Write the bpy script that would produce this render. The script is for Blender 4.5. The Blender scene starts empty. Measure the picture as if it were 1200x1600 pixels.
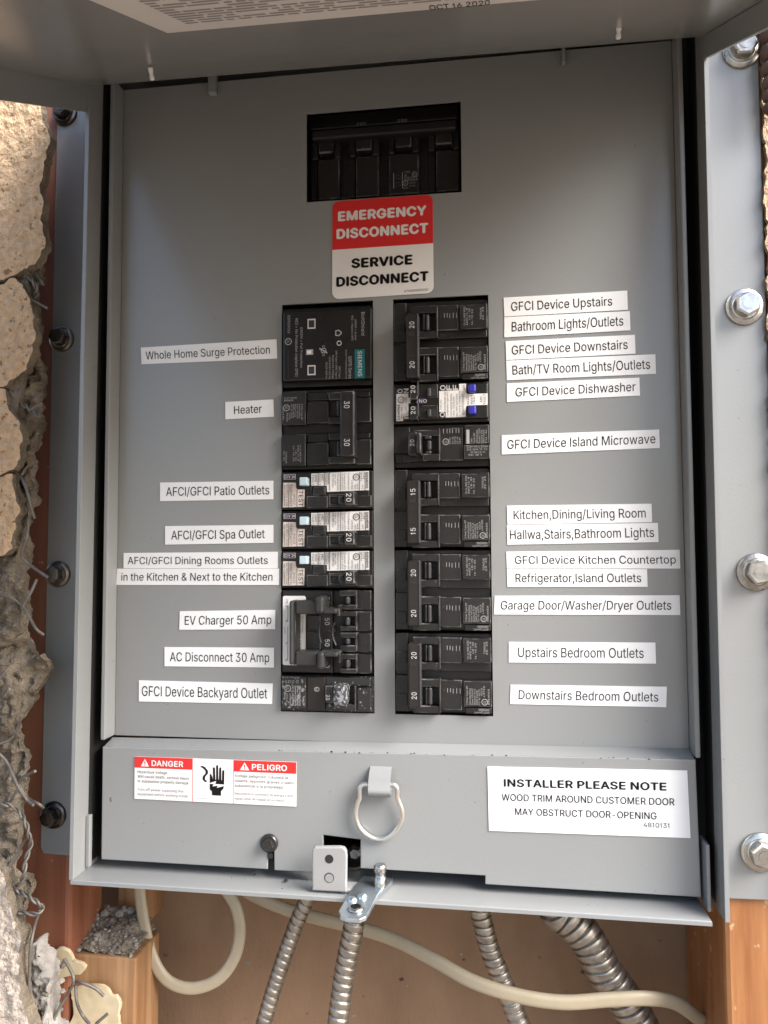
import bpy, bmesh, math, random
from mathutils import Vector, Matrix, noise
random.seed(7)
SC = bpy.context.scene
COL = SC.collection

# ------------------------------------------------------------------ camera, light, exposure
# units below are decimetres, turned into metres (x 0.1) when meshes are built
CAM = Vector((0.63466278, -4.65904069, -0.30383233))
M = Matrix(((0.99082164, -0.01155658, -0.13468085), (0.13510448, 0.05231152, 0.98944949), (-0.0043893, -0.99856394, 0.05339273)))
cd = bpy.data.cameras.new('camera'); cam = bpy.data.objects.new('camera', cd); COL.objects.link(cam)
cd.sensor_fit = 'HORIZONTAL'; cd.sensor_width = 36; cd.lens = 36; cd.clip_start = 0.02; cd.clip_end = 200
rm = Matrix(((M[0][0], -M[0][1], -M[0][2]), (M[1][0], -M[1][1], -M[1][2]), (M[2][0], -M[2][1], -M[2][2]))).to_4x4()
cam.matrix_world = Matrix.Translation(CAM * 0.1) @ rm
SC.camera = cam

SUN_EL, SUN_AZ = math.radians(40), math.radians(67)      # azimuth: degrees from straight behind the camera, towards the right
world = bpy.data.worlds.new('World'); SC.world = world; world.use_nodes = True
wn = world.node_tree; wn.nodes.clear()
wo = wn.nodes.new('ShaderNodeOutputWorld'); bg = wn.nodes.new('ShaderNodeBackground'); sky = wn.nodes.new('ShaderNodeTexSky')
sky.sky_type = 'NISHITA'; sky.sun_disc = False; sky.sun_elevation = SUN_EL
sdir = Vector((math.sin(SUN_AZ) * math.cos(SUN_EL), -math.cos(SUN_AZ) * math.cos(SUN_EL), math.sin(SUN_EL)))
sky.sun_rotation = math.atan2(sdir.x, sdir.y); sky.air_density = 1.0; sky.dust_density = 2.8; sky.ozone_density = 1.0
bg.inputs['Strength'].default_value = 0.07
wn.links.new(sky.outputs[0], bg.inputs[0]); wn.links.new(bg.outputs[0], wo.inputs[0])
sd = bpy.data.lights.new('sun', 'SUN'); sun = bpy.data.objects.new('sun', sd); COL.objects.link(sun)
sd.energy = 1.5; sd.angle = math.radians(40); sd.color = (1, 0.985, 0.975)
sun.rotation_euler = sdir.to_track_quat('Z', 'Y').to_euler()
SC.view_settings.view_transform = 'Standard'; SC.view_settings.look = 'None'
SC.view_settings.exposure = 2.62; SC.view_settings.gamma = 1.0; SC.view_settings.use_curve_mapping = False

# ------------------------------------------------------------------ helpers
def at(u, v, Y):
    d = M @ Vector(((u - 600) / 1200, (v - 800) / 1200, 1.0))
    return CAM + d * ((Y - CAM.y) / d.y)

def tag(o, label=None, cat=None, group=None, kind=None):
    if label: o['label'] = label
    if cat: o['category'] = cat
    if group: o['group'] = group
    if kind: o['kind'] = kind
    return o

def thing(name, label, cat, loc, group=None):
    o = bpy.data.objects.new(name, None); COL.objects.link(o); o.empty_display_size = 0.02
    o.location = Vector(loc) * 0.1
    return tag(o, label, cat, group)

MATS = {}
def mat(name, color, rough=0.5, metal=0.0, spec=0.5, var=0.0, vscale=20, bump=0.0, bscale=200, stretch=None, color2=None, thr=None, coat=0.0, speck=None, bdist=0.001, rvar=None, detail=6):
    m = bpy.data.materials.new(name); m.use_nodes = True; nt = m.node_tree; n = nt.nodes; L = nt.links
    p = n['Principled BSDF']; p.inputs['Roughness'].default_value = rough; p.inputs['Metallic'].default_value = metal
    p.inputs['Specular IOR Level'].default_value = spec; p.inputs['Base Color'].default_value = (*color, 1)
    if coat: p.inputs['Coat Weight'].default_value = coat
    tc = n.new('ShaderNodeTexCoord'); co = tc.outputs['Object']
    if stretch:
        mp = n.new('ShaderNodeMapping'); mp.inputs['Scale'].default_value = stretch; L.new(co, mp.inputs[0]); co = mp.outputs[0]
    col = None
    if var or color2:
        t = n.new('ShaderNodeTexNoise'); t.inputs['Scale'].default_value = vscale; t.inputs['Detail'].default_value = detail; t.inputs['Roughness'].default_value = 0.6
        L.new(co, t.inputs['Vector'])
        r = n.new('ShaderNodeValToRGB'); lo, hi = thr if thr else (0.3, 0.7)
        r.color_ramp.elements[0].position = lo; r.color_ramp.elements[1].position = hi
        c2 = color2 if color2 else tuple(min(1, c * (1 + var)) for c in color)
        c1 = color if color2 else tuple(c * (1 - var) for c in color)
        r.color_ramp.elements[0].color = (*c1, 1); r.color_ramp.elements[1].color = (*c2, 1)
        L.new(t.outputs['Fac'], r.inputs[0]); col = r.outputs[0]
        mr = n.new('ShaderNodeMapRange'); mr.inputs['To Min'].default_value = rvar[0] if rvar else rough * 0.82; mr.inputs['To Max'].default_value = rvar[1] if rvar else min(1, rough * 1.2)
        if rvar: mr.inputs['From Min'].default_value = 0.3; mr.inputs['From Max'].default_value = 0.7
        L.new(t.outputs['Fac'], mr.inputs[0]); L.new(mr.outputs[0], p.inputs['Roughness'])
    if speck:
        sc_, thr_, wid, scol = speck
        t2 = n.new('ShaderNodeTexNoise'); t2.inputs['Scale'].default_value = sc_; t2.inputs['Detail'].default_value = 3
        L.new(tc.outputs['Object'], t2.inputs['Vector'])
        r2 = n.new('ShaderNodeMapRange'); r2.inputs['From Min'].default_value = thr_; r2.inputs['From Max'].default_value = thr_ + wid
        L.new(t2.outputs['Fac'], r2.inputs[0])
        mx = n.new('ShaderNodeMix'); mx.data_type = 'RGBA'; L.new(r2.outputs[0], mx.inputs['Factor'])
        if col: L.new(col, mx.inputs[6])
        else: mx.inputs[6].default_value = (*color, 1)
        mx.inputs[7].default_value = (*scol, 1); col = mx.outputs[2]
    if col: L.new(col, p.inputs['Base Color'])
    if bump:
        b = n.new('ShaderNodeTexNoise'); b.inputs['Scale'].default_value = bscale; b.inputs['Detail'].default_value = 8; L.new(co, b.inputs['Vector'])
        bp = n.new('ShaderNodeBump'); bp.inputs['Strength'].default_value = bump; bp.inputs['Distance'].default_value = bdist
        L.new(b.outputs['Fac'], bp.inputs['Height']); L.new(bp.outputs[0], p.inputs['Normal'])
    MATS[name] = m
    return m

GRAY = mat('grey_enamel', (0.238, 0.243, 0.240), 0.22, var=0.05, vscale=6, bump=0.07, bscale=650, speck=(330, 0.74, 0.02, (0.12, 0.11, 0.10)), detail=2)
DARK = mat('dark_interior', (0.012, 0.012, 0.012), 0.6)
BLK = mat('black_plastic', (0.0065, 0.006, 0.0057), 0.40, var=0.25, vscale=60, bump=0.12, bscale=900, speck=(900, 0.70, 0.05, (0.07, 0.065, 0.06)))
BLK2 = mat('worn_black_plastic', (0.0095, 0.0088, 0.0084), 0.42, var=0.25, vscale=80, bump=0.12, bscale=900, speck=(700, 0.70, 0.05, (0.07, 0.065, 0.06)))
BRN = mat('brownish_black_plastic', (0.012, 0.009, 0.0075), 0.42, var=0.2, vscale=80)
NIB = mat('dark_grey_plastic', (0.034, 0.034, 0.034), 0.4, var=0.15, vscale=80)
TIE = mat('grey_tie_plastic', (0.027, 0.026, 0.025), 0.42, var=0.3, vscale=60, bump=0.1, bscale=500)
DUSTY = mat('dusty_black_plastic', (0.015, 0.014, 0.0135), 0.55, speck=(500, 0.60, 0.05, (0.22, 0.21, 0.20)), bump=0.2, bscale=900)
WORN = mat('rubbed_plastic_edge', (0.011, 0.0105, 0.010), 0.4, color2=(0.13, 0.125, 0.12), vscale=110, thr=(0.44, 0.66))
PRINT = mat('grey_print', (0.33, 0.32, 0.31), 0.6)
PRINTW = mat('white_print', (0.52, 0.51, 0.50), 0.55)
PAPER = mat('sticker_paper', (0.72, 0.70, 0.68), 0.45, var=0.03, vscale=60)
PINKP = mat('warm_sticker_paper', (0.66, 0.58, 0.53), 0.45, var=0.05, vscale=60)
TAPE = mat('white_label_tape', (0.77, 0.77, 0.77), 0.32, var=0.03, vscale=45, speck=(420, 0.755, 0.03, (0.5, 0.48, 0.45)))
INK = mat('black_ink', (0.005, 0.005, 0.005), 0.6, spec=0.2)
INKG = mat('grey_ink', (0.09, 0.085, 0.085), 0.6)
RED = mat('red_print', (0.60, 0.022, 0.022), 0.38)
TEAL = mat('teal_print', (0.0, 0.12, 0.135), 0.4)
PURP = mat('purple_print', (0.035, 0.012, 0.055), 0.45)
BLUE = mat('blue_button_plastic', (0.03, 0.03, 0.33), 0.35)
SKYB = mat('pale_blue_plastic', (0.47, 0.60, 0.66), 0.35)
ZINC = mat('zinc_plate', (0.50, 0.56, 0.60), 0.30, metal=0.9, var=0.15, vscale=90, bump=0.06, bscale=300)
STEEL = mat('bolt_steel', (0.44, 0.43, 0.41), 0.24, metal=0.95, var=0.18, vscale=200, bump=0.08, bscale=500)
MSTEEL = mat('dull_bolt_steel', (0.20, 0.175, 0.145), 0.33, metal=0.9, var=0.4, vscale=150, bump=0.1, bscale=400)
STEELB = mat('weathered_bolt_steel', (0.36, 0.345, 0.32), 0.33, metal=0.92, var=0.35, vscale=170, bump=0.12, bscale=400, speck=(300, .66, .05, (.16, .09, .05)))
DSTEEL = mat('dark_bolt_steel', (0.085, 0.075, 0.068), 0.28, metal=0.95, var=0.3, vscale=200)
FLEX = mat('galvanized_steel', (0.37, 0.34, 0.30), 0.42, metal=0.92, var=0.3, vscale=160, bump=0.08, bscale=400)
RINGM = mat('ring_wire_steel', (0.66, 0.64, 0.60), 0.34, metal=0.9, var=0.1, vscale=120)
WIRE = mat('lath_wire', (0.13, 0.115, 0.098), 0.55, metal=0.35, var=0.3, vscale=200)
STUC = mat('beige_stucco', (0.50, 0.35, 0.215), 0.9, spec=0.2, var=0.22, vscale=260, bump=1.0, bscale=430, speck=(300, 0.615, 0.05, (0.24, 0.145, 0.08)), bdist=0.0022)
STUW = mat('pale_stucco', (0.45, 0.38, 0.315), 0.9, spec=0.2, var=0.2, vscale=260, bump=1.0, bscale=430, speck=(300, 0.63, 0.06, (0.27, 0.2, 0.14)), bdist=0.0022)
MORT = mat('grey_mortar', (0.165, 0.135, 0.102), 0.97, spec=0.1, var=0.35, vscale=70, bump=1.0, bscale=600, speck=(420, 0.66, 0.05, (0.30, 0.26, 0.21)), bdist=0.002)
FLUFF = mat('pale_mortar', (0.27, 0.25, 0.225), 0.92, spec=0.2, var=0.3, vscale=90, bump=1.0, bscale=500)
GRAVEL = mat('mortar_crumbs', (0.17, 0.14, 0.11), 0.95, spec=0.1, color2=(0.33, 0.285, 0.235), vscale=160, thr=(0.42, 0.75), bump=0.4, bscale=600)
WOODR = mat('red_stained_wood', (0.18, 0.058, 0.030), 0.6, color2=(0.28, 0.115, 0.06), vscale=9, stretch=(9, 9, 0.5), bump=0.25, bscale=30, speck=(130, 0.68, 0.06, (0.45, 0.30, 0.22)))
WOODO = mat('orange_pine', (0.21, 0.07, 0.022), 0.42, color2=(0.37, 0.165, 0.062), vscale=13, stretch=(8, 8, 0.6), bump=0.25, bscale=30, speck=(110, 0.645, 0.06, (0.47, 0.31, 0.19)))
WOODL = mat('pale_pine', (0.21, 0.098, 0.039), 0.6, color2=(0.40, 0.235, 0.118), vscale=12, stretch=(11, 11, 0.4), bump=0.3, bscale=30)
BOARD = mat('brown_sheathing', (0.20, 0.122, 0.073), 0.85, spec=0.2, color2=(0.30, 0.195, 0.122), vscale=14, thr=(0.25, 0.8), bump=0.4, bscale=350, stretch=(1.3, 1, .6), speck=(160, 0.74, 0.03, (0.14, 0.08, 0.05)))
CREAM = mat('cream_cable_jacket', (0.365, 0.305, 0.21), 0.45, var=0.08, vscale=40, speck=(260, 0.72, 0.04, (0.32, 0.24, 0.14)))
CPAPER = mat('cream_paper', (0.45, 0.35, 0.2), 0.7, color2=(0.54, 0.46, 0.32), vscale=60)
RUST = mat('brown_rust', (0.055, 0.025, 0.014), 0.7, var=0.3, vscale=120, bump=0.5, bscale=300)
SHEET = mat('instruction_paper', (0.62, 0.59, 0.56), 0.5, var=0.04, vscale=20)
SHEETG = mat('instruction_print', (0.25, 0.235, 0.225), 0.6, var=0.15, vscale=80)

# lettering: outlines of a plain sans alphabet, cap height 1000 (sign, advance, loops)
GLYPHS = r"""
A 943 32,0,396,1000,543,1000,910,0,777,0,519,732,456,940,482,940,402,677,167,0|216,279,216,391,727,391,727,279
B 897 118,0,118,1000,539,996,646,964,722,906,767,827,783,735,773,660,743,603,700,562,619,524,619,515,682,499,743,460,791,399,818,317,818,219,787,131,722,62,623,16,485,0|245,112,552,117,607,132,648,157,676,189,693,226,696,301,673,361,630,410,567,443,488,454,245,454|245,561,503,563,566,582,616,618,649,669,660,732,640,811,614,843,578,868,472,888,245,888
C 1003 442,-6,366,14,295,49,233,96,180,156,137,227,105,308,86,399,79,499,86,600,105,691,137,773,180,844,233,903,295,951,366,986,442,1006,575,1011,669,991,753,952,824,896,880,822,930,685,803,685,781,748,747,800,702,842,649,872,589,890,526,896,411,875,316,814,246,715,208,580,208,419,246,284,316,185,412,124,526,104,589,110,649,128,702,158,747,200,781,252,803,315,930,315,902,220,855,140,791,74,713,26,623,-3
D 987 189,0,189,112,499,117,567,133,625,159,674,194,714,239,767,355,785,502,767,647,715,762,676,806,628,842,572,867,434,888,183,888,183,1000,536,993,619,973,693,940,757,895,810,838,852,769,883,689,901,601,907,502,901,403,883,313,852,233,809,164,755,106,689,60,613,27,527,7|245,1000,245,0,118,0,118,1000
E 823 118,0,118,1000,732,1000,732,888,245,888,245,562,699,562,699,450,245,450,245,112,738,112,738,0
F 806 118,0,118,1000,726,1000,726,888,245,888,245,547,681,547,681,435,245,435,245,0
G 1023 528,-13,443,-6,365,14,294,49,231,97,179,156,136,227,104,309,85,399,79,499,85,600,104,691,136,773,179,844,231,903,293,951,362,986,438,1006,572,1011,669,990,755,950,827,891,883,818,932,685,802,685,777,746,743,797,700,839,649,870,589,890,521,896,410,876,315,815,246,715,208,580,208,419,246,285,317,186,413,125,528,104,632,120,718,167,779,242,811,341,815,398,854,391,556,391,556,503,940,503,934,315,916,243,886,179,846,122,798,75,740,37,676,9
H 1016 118,0,118,1000,245,1000,245,568,771,568,771,1000,898,1000,898,0,771,0,771,456,245,456,245,0
I 360 120,0,245,0,245,1000,120,1000
J 779 364,-13,281,-5,209,21,148,64,102,124,74,197,65,340,192,340,197,229,213,183,239,146,274,119,364,98,453,119,487,146,513,183,529,229,534,1000,661,1000,661,286,652,197,624,124,578,64,518,21,446,-5
K 917 205,286,205,425,391,650,715,1000,881,1000|118,0,118,1000,245,1000,245,0|732,0,369,509,448,608,882,0
L 772 118,0,118,1000,245,1000,245,112,710,112,710,0
M 1235 118,0,118,1000,298,1000,596,215,632,96,604,96,665,288,936,1000,1116,1000,1116,0,991,0,997,899,1008,899,928,658,672,0,562,0,220,899,234,899,240,0
N 1029 118,0,118,1000,268,1000,713,296,813,108,796,105,784,362,784,1000,911,1000,911,0,760,0,211,889,234,892,245,592,246,0
O 1048 525,-13,442,-6,366,14,296,49,233,96,181,156,137,227,105,308,86,399,79,499,86,600,105,691,137,773,181,844,233,903,296,951,366,986,442,1006,525,1013,608,1006,684,986,754,951,816,903,869,844,912,773,944,691,963,600,969,499,963,399,944,308,912,227,869,156,816,96,754,49,684,14,608,-6|583,109,687,149,771,229,827,347,846,499,827,653,771,771,687,851,583,891,467,891,362,850,278,770,222,653,203,499,222,347,278,229,362,150,467,109
P 874 118,0,118,1000,535,995,653,958,737,889,787,795,803,683,787,572,737,477,653,407,535,370,215,365,215,477,506,479,584,503,637,548,667,610,677,683,667,757,637,818,584,862,505,886,245,889,245,0
Q 1048 482,313,615,313,921,-94,788,-94|525,-13,442,-6,366,14,296,49,233,96,181,156,137,227,105,308,86,399,79,499,86,600,105,691,137,773,181,844,233,903,296,951,366,986,442,1006,525,1013,608,1006,684,986,754,951,816,903,869,844,912,773,944,691,963,600,969,499,963,399,944,308,912,227,869,156,816,96,754,49,684,14,608,-6|583,109,687,149,771,229,827,347,846,499,827,653,771,771,687,851,583,891,467,891,362,850,278,770,222,653,203,499,222,347,278,229,362,150,467,109
R 883 118,0,118,1000,536,996,655,960,738,894,788,803,805,692,788,582,738,491,654,427,536,393,189,389,189,501,508,504,585,524,638,564,669,621,679,692,669,765,638,823,585,864,507,886,245,889,245,0|694,0,452,450,595,450,841,0
S 878 370,-13,251,18,159,78,100,163,75,268,205,268,224,200,266,149,327,115,400,99,484,99,562,118,624,156,665,209,679,274,667,330,633,371,517,426,361,470,221,529,169,568,132,615,110,670,102,732,122,836,181,919,270,979,383,1010,510,1010,621,978,708,920,766,839,788,743,663,743,652,789,629,828,594,860,499,897,401,899,329,880,273,845,238,796,226,738,240,679,280,636,390,585,580,530,705,467,756,418,791,354,803,272,784,170,727,84,636,21,512,-13
T 882 62,888,62,1000,819,1000,819,888,505,888,505,0,379,0,379,888
U 1017 433,-11,303,30,203,107,140,213,118,340,118,1000,244,1000,248,304,277,222,331,158,410,116,509,101,608,116,686,158,740,222,768,304,772,1000,899,1000,893,274,850,157,768,65,653,4
V 943 401,0,32,1000,166,1000,423,270,487,60,461,60,542,323,776,1000,910,1000,546,0
W 1349 305,0,32,1000,162,1000,387,78,372,78,432,352,602,1000,746,1000,977,78,960,78,1019,352,1186,1000,1316,1000,1042,0,895,0,691,769,660,934,687,934,648,729,453,0
X 932 36,0,427,559,427,464,58,1000,205,1000,479,574,456,574,567,759,734,1000,877,1000,509,470,509,564,896,0,750,0,453,454,481,454,375,280,180,0
Y 928 400,0,400,409,32,1000,179,1000,437,574,491,453,440,453,512,609,749,1000,895,1000,527,409,527,0
Z 862 82,0,82,91,670,935,684,893,79,888,79,1000,780,1000,780,907,191,65,177,107,785,112,785,0
a 765 268,-14,186,10,119,56,75,124,60,212,71,287,104,341,152,380,281,421,521,462,539,484,534,560,511,603,471,633,417,648,351,648,293,634,249,607,197,538,81,572,125,650,187,704,261,738,341,754,470,746,532,725,589,688,634,630,659,546,662,0,544,0,544,102,495,48,451,16,391,-8|377,92,448,115,499,157,531,211,542,271,542,373,493,353,345,330,240,302,203,274,183,233,183,182,200,142,233,113,279,95
b 834 408,-13,339,7,289,42,232,115,220,115,220,0,103,0,103,1000,223,1000,223,628,310,716,369,745,450,756,565,735,659,673,727,575,763,446,763,296,727,166,660,68,566,5|477,96,549,129,602,190,634,273,645,372,634,470,603,552,550,612,477,644,389,644,317,613,264,555,232,473,221,372,232,270,265,187,318,128,390,96
c 778 343,-11,230,32,142,114,86,228,67,368,86,511,142,626,230,707,343,750,443,754,511,741,572,716,625,680,668,633,711,544,595,515,559,584,496,631,407,648,320,631,256,581,213,508,192,418,192,320,213,231,256,158,320,108,407,91,497,109,561,158,598,230,713,201,688,138,650,85,602,42,544,10,479,-10
d 834 324,-11,219,32,138,113,85,228,67,371,85,514,138,628,220,709,325,750,428,753,497,733,546,699,602,628,611,628,611,1000,731,1000,731,0,615,0,615,115,603,115,545,42,496,7,427,-13|445,96,517,128,570,187,602,270,613,372,602,473,570,555,518,613,445,644,358,644,284,612,232,552,200,470,189,372,200,273,232,190,285,129,358,96
e 794 348,-11,285,5,230,32,142,113,86,227,67,367,86,508,140,624,226,706,280,734,403,756,483,747,560,719,628,670,682,599,717,503,730,333,147,333,147,434,664,434,609,397,598,488,567,563,516,617,446,645,360,645,288,616,234,563,200,493,189,415,192,297,217,209,265,144,333,104,417,91,474,96,522,114,561,143,601,207,717,179,684,108,629,50,555,9,466,-13
f 499 448,746,448,643,13,643,13,746|158,0,162,889,188,955,236,1003,299,1032,417,1039,477,1024,447,921,411,930,323,919,290,883,279,823,279,0
g 836 354,-294,263,-274,191,-239,137,-191,99,-136,199,-80,257,-146,303,-173,367,-189,463,-186,555,-148,587,-113,606,-68,612,134,602,134,545,63,496,31,427,12,325,14,221,52,139,127,85,236,67,376,85,516,139,629,221,709,326,750,429,753,498,733,548,699,605,627,615,627,615,746,732,746,727,-78,689,-177,617,-244,520,-283|446,120,518,148,571,202,603,280,614,379,603,476,571,556,519,614,446,644,359,644,285,612,232,554,200,474,189,379,200,282,233,204,286,149,359,120
h 806 223,0,103,0,103,1000,223,1000,223,565,201,565,260,676,299,712,393,751,495,752,580,724,646,669,688,585,702,472,702,0,582,0,577,516,562,562,537,598,503,625,461,642,378,644,316,624,267,583,235,523
i 328 103,0,103,746,223,746,223,0|143,873,106,894,84,929,84,971,106,1006,143,1027,187,1027,224,1006,246,971,246,929,224,894,187,873
j 328 103,746,223,746,221,-103,200,-178,157,-234,93,-269,-19,-281,-19,-170,35,-167,80,-141,101,-91|142,873,105,894,83,929,83,971,105,1006,142,1027,186,1027,223,1006,245,971,245,929,223,894,186,873
k 748 216,268,216,416,237,416,559,746,708,746,362,392,348,392|103,0,103,1000,223,1000,223,0|578,0,291,365,376,450,732,0
l 330 110,0,225,0,225,1020,110,1020
m 1199 103,0,103,746,220,746,221,581,211,581,240,651,284,704,338,739,399,757,482,754,527,737,595,672,631,579,614,579,642,646,688,699,748,737,820,757,901,756,977,731,1039,680,1080,604,1095,501,1095,0,974,0,969,548,954,586,897,634,823,650,762,640,713,613,679,570,661,516,659,0,539,0,534,550,497,611,432,645,363,647,310,629,265,593,234,539,223,468,223,0
n 805 223,0,103,0,103,746,219,746,220,565,201,565,260,676,299,712,393,751,495,752,580,724,645,669,688,585,702,472,702,0,582,0,577,516,562,562,537,598,503,625,461,642,378,644,316,624,267,583,235,523
o 816 343,-11,230,32,142,114,86,228,67,368,86,511,142,626,230,707,343,750,473,750,533,734,634,671,706,572,744,443,744,295,706,167,634,69,533,5|455,96,531,130,585,192,617,274,628,368,617,464,585,547,531,610,455,644,361,644,285,610,232,547,200,464,189,368,200,274,232,192,285,130,361,96
p 834 103,-281,103,746,220,746,220,628,232,628,288,699,337,733,406,753,510,750,615,709,697,628,749,514,767,371,749,228,697,113,616,32,511,-11,408,-13,339,7,290,42,232,115,223,115,223,-281|477,96,549,129,602,190,634,273,645,372,634,470,603,552,550,612,477,644,389,644,317,613,264,555,232,473,221,372,232,270,265,187,318,128,390,96
q 834 731,-281,611,-281,611,115,523,24,464,-6,384,-16,269,5,175,68,107,166,72,296,72,446,108,575,176,673,270,735,385,756,466,745,524,716,603,628,615,628,615,746,731,746|445,96,517,128,570,187,602,270,613,372,602,473,570,555,518,613,445,644,358,644,284,612,232,552,200,470,189,372,200,273,232,190,285,129,358,96
r 509 103,0,103,746,219,746,219,631,268,696,336,741,479,754,473,635,373,638,313,618,265,582,234,530,223,466,223,0
s 717 308,-14,220,7,150,47,98,107,70,185,185,209,218,142,276,102,356,89,446,104,506,146,527,202,515,248,478,282,231,353,142,409,114,446,98,489,96,579,128,652,188,707,270,743,368,756,460,745,533,715,588,667,637,570,527,545,499,597,449,639,368,654,289,640,233,600,213,545,227,497,267,463,513,392,602,337,629,300,651,209,635,128,586,61,511,13,413,-13
t 447 401,746,401,643,13,643,13,746|128,926,248,926,250,162,267,120,306,100,397,105,419,3,362,-7,271,-2,221,14,181,42,151,80,133,127
u 806 310,-7,226,21,160,77,118,161,103,273,103,746,223,746,229,229,244,184,269,147,303,120,345,104,428,101,490,122,539,163,571,223,582,300,582,746,702,746,702,0,586,0,586,181,604,181,545,69,505,33,412,-5
v 765 319,0,34,746,166,746,367,171,404,41,362,41,411,215,599,746,730,746,445,0
w 1115 270,0,44,746,171,746,302,268,344,81,324,81,378,319,495,746,622,746,750,267,791,81,769,81,826,320,944,746,1070,746,844,0,724,0,544,664,571,664,391,0
x 744 41,0,337,429,336,336,56,746,197,746,407,405,345,405,554,746,691,746,410,332,410,421,703,0,564,0,340,357,402,357,180,0
y 765 93,-272,121,-168,204,-175,240,-159,271,-126,319,-3,34,746,166,746,367,170,404,41,361,41,411,215,600,746,730,746,385,-151,347,-210,300,-252,245,-277,143,-283
z 748 82,0,82,90,499,635,94,635,94,746,654,746,654,650,248,111,666,111,666,0
0 891 446,-13,375,-7,312,14,255,47,207,94,167,152,135,223,99,397,99,602,136,776,168,847,208,906,256,952,312,986,375,1007,446,1013,516,1007,579,986,635,952,683,906,723,847,778,694,797,499,778,305,755,223,724,152,684,94,636,47,580,14,516,-7|492,103,570,145,628,227,664,347,676,499,664,653,628,773,570,855,492,898,399,898,320,855,263,773,227,653,215,499,227,347,263,227,320,145,399,103
1 620 270,0,390,0,390,1000,300,1000,260,900,90,800,90,690,270,780
2 891 126,0,126,93,555,555,596,614,621,670,630,730,618,795,586,847,537,883,475,901,402,901,339,880,290,839,260,782,250,711,129,711,147,822,200,912,281,976,384,1009,500,1009,601,976,680,915,732,831,749,732,740,660,713,588,660,508,300,111,765,111,765,0
3 891 369,-10,261,19,172,75,111,156,86,259,215,259,232,197,270,149,325,116,392,100,469,100,541,119,597,157,634,212,647,285,635,354,601,414,540,459,451,484,308,487,308,588,566,889,137,889,137,1000,732,1000,732,905,415,547,415,568,549,562,655,514,729,437,768,339,768,229,728,130,655,53,553,3
4 891 78,207,78,311,485,1000,611,1000,213,319,812,319,812,207|554,0,554,624,674,624,674,0
5 891 377,-10,275,22,194,80,139,161,117,256,240,256,256,200,291,153,341,118,401,100,474,101,543,127,597,174,632,240,644,319,632,399,596,466,540,515,469,541,395,542,329,528,252,483,132,497,189,1000,720,1000,720,889,296,889,268,593,318,626,382,648,451,656,538,645,615,612,678,561,727,493,758,412,768,321,749,201,693,102,607,30,497,-9
6 891 385,-9,280,29,197,100,143,199,125,318,139,417,183,527,270,669,496,1000,633,1000,297,513,286,513,342,580,385,603,434,616,520,613,621,579,698,514,748,423,764,309,746,193,692,98,609,28,504,-9|482,98,548,123,599,169,632,233,644,309,632,386,599,449,548,494,482,518,408,518,342,495,290,450,257,387,246,311,257,234,290,170,342,123,408,98
7 891 191,0,636,889,122,889,122,1000,768,1000,768,882,324,0
8 891 380,-9,266,22,178,82,121,166,102,266,113,346,147,418,199,474,300,525,215,569,158,648,138,748,156,842,208,921,287,979,388,1010,501,1010,602,979,681,921,733,842,750,748,731,649,674,569,591,525,690,474,742,418,776,346,788,266,768,166,711,82,623,22,509,-9|487,99,560,118,615,155,650,208,662,272,649,341,612,397,556,438,485,460,404,460,333,438,276,397,239,341,227,272,239,208,274,155,329,118,402,99|479,571,539,590,586,626,617,677,628,738,617,800,587,849,541,884,480,902,410,902,349,884,302,849,271,800,261,738,271,677,302,626,349,590,410,571
9 891 504,1009,610,971,692,900,746,801,764,682,750,583,706,473,394,0,256,0,593,487,604,487,547,420,505,397,455,384,370,387,269,421,192,486,142,577,125,691,143,807,198,903,280,972,385,1009|408,902,342,877,291,831,258,767,246,691,258,614,291,551,342,506,408,482,482,482,548,505,599,550,632,613,644,689,632,766,599,830,548,877,482,902
. 369 164,-6,124,17,100,57,100,104,124,144,164,168,211,168,251,144,274,104,274,57,251,17,211,-6
, 369 74,-235,133,140,269,140,166,-235
: 369 164,-6,124,17,100,57,100,104,124,144,164,168,211,168,251,144,274,104,274,57,251,17,211,-6|164,535,124,558,100,598,100,645,124,685,164,709,211,709,251,685,274,645,274,598,251,558,211,535
/ 490 462,1047,140,-150,28,-150,350,1047
- 891 662,481,662,369,224,369,224,481
= 891 142,481,142,592,749,592,749,481|142,191,142,301,749,301,749,191
& 880 324,-9,217,23,136,83,84,165,67,262,79,339,113,403,236,518,451,680,500,737,513,774,511,826,483,875,430,903,372,904,330,891,297,865,276,828,269,784,276,736,332,643,860,0,715,0,190,643,159,710,148,783,162,865,201,932,264,981,346,1006,441,1006,522,981,584,933,623,869,636,795,629,737,607,685,529,596,237,370,202,316,191,258,201,198,233,149,282,113,344,94,418,94,494,116,562,159,619,220,661,298,683,390,686,441,801,441,792,328,764,243,654,92,579,34,484,-2
( 537 178,481,198,636,235,792,286,938,347,1060,464,1060,402,917,352,766,317,616,300,473,299,346,315,225,347,99,464,-189,347,-189,252,7,195,208
) 537 73,-189,142,-35,191,102,222,229,238,348,237,473,219,616,185,766,136,917,73,1060,190,1060,251,938,303,792,340,636,359,480,357,306,317,105,241,-93,190,-189
' 405 153,624,138,1000,266,1000,252,624
| 452 278,1322,278,-322,173,-322,173,1322
! 385 132,315,124,1000,260,1000,251,315|169,-6,129,17,106,57,106,104,129,144,169,167,216,167,256,144,279,104,279,57,256,17,216,-6
° 621 271,560,198,587,138,636,98,704,85,781,98,860,138,927,198,978,271,1005,351,1005,424,978,483,927,523,860,536,781,523,704,483,636,424,587,351,560|334,659,374,674,406,701,429,738,436,781,429,825,406,862,374,890,334,905,289,905,248,890,215,862,193,825,186,781,193,738,215,701,248,674,289,659
> 891 760,349,128,30,128,159,605,382,605,401,128,621,128,753,760,433
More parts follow.
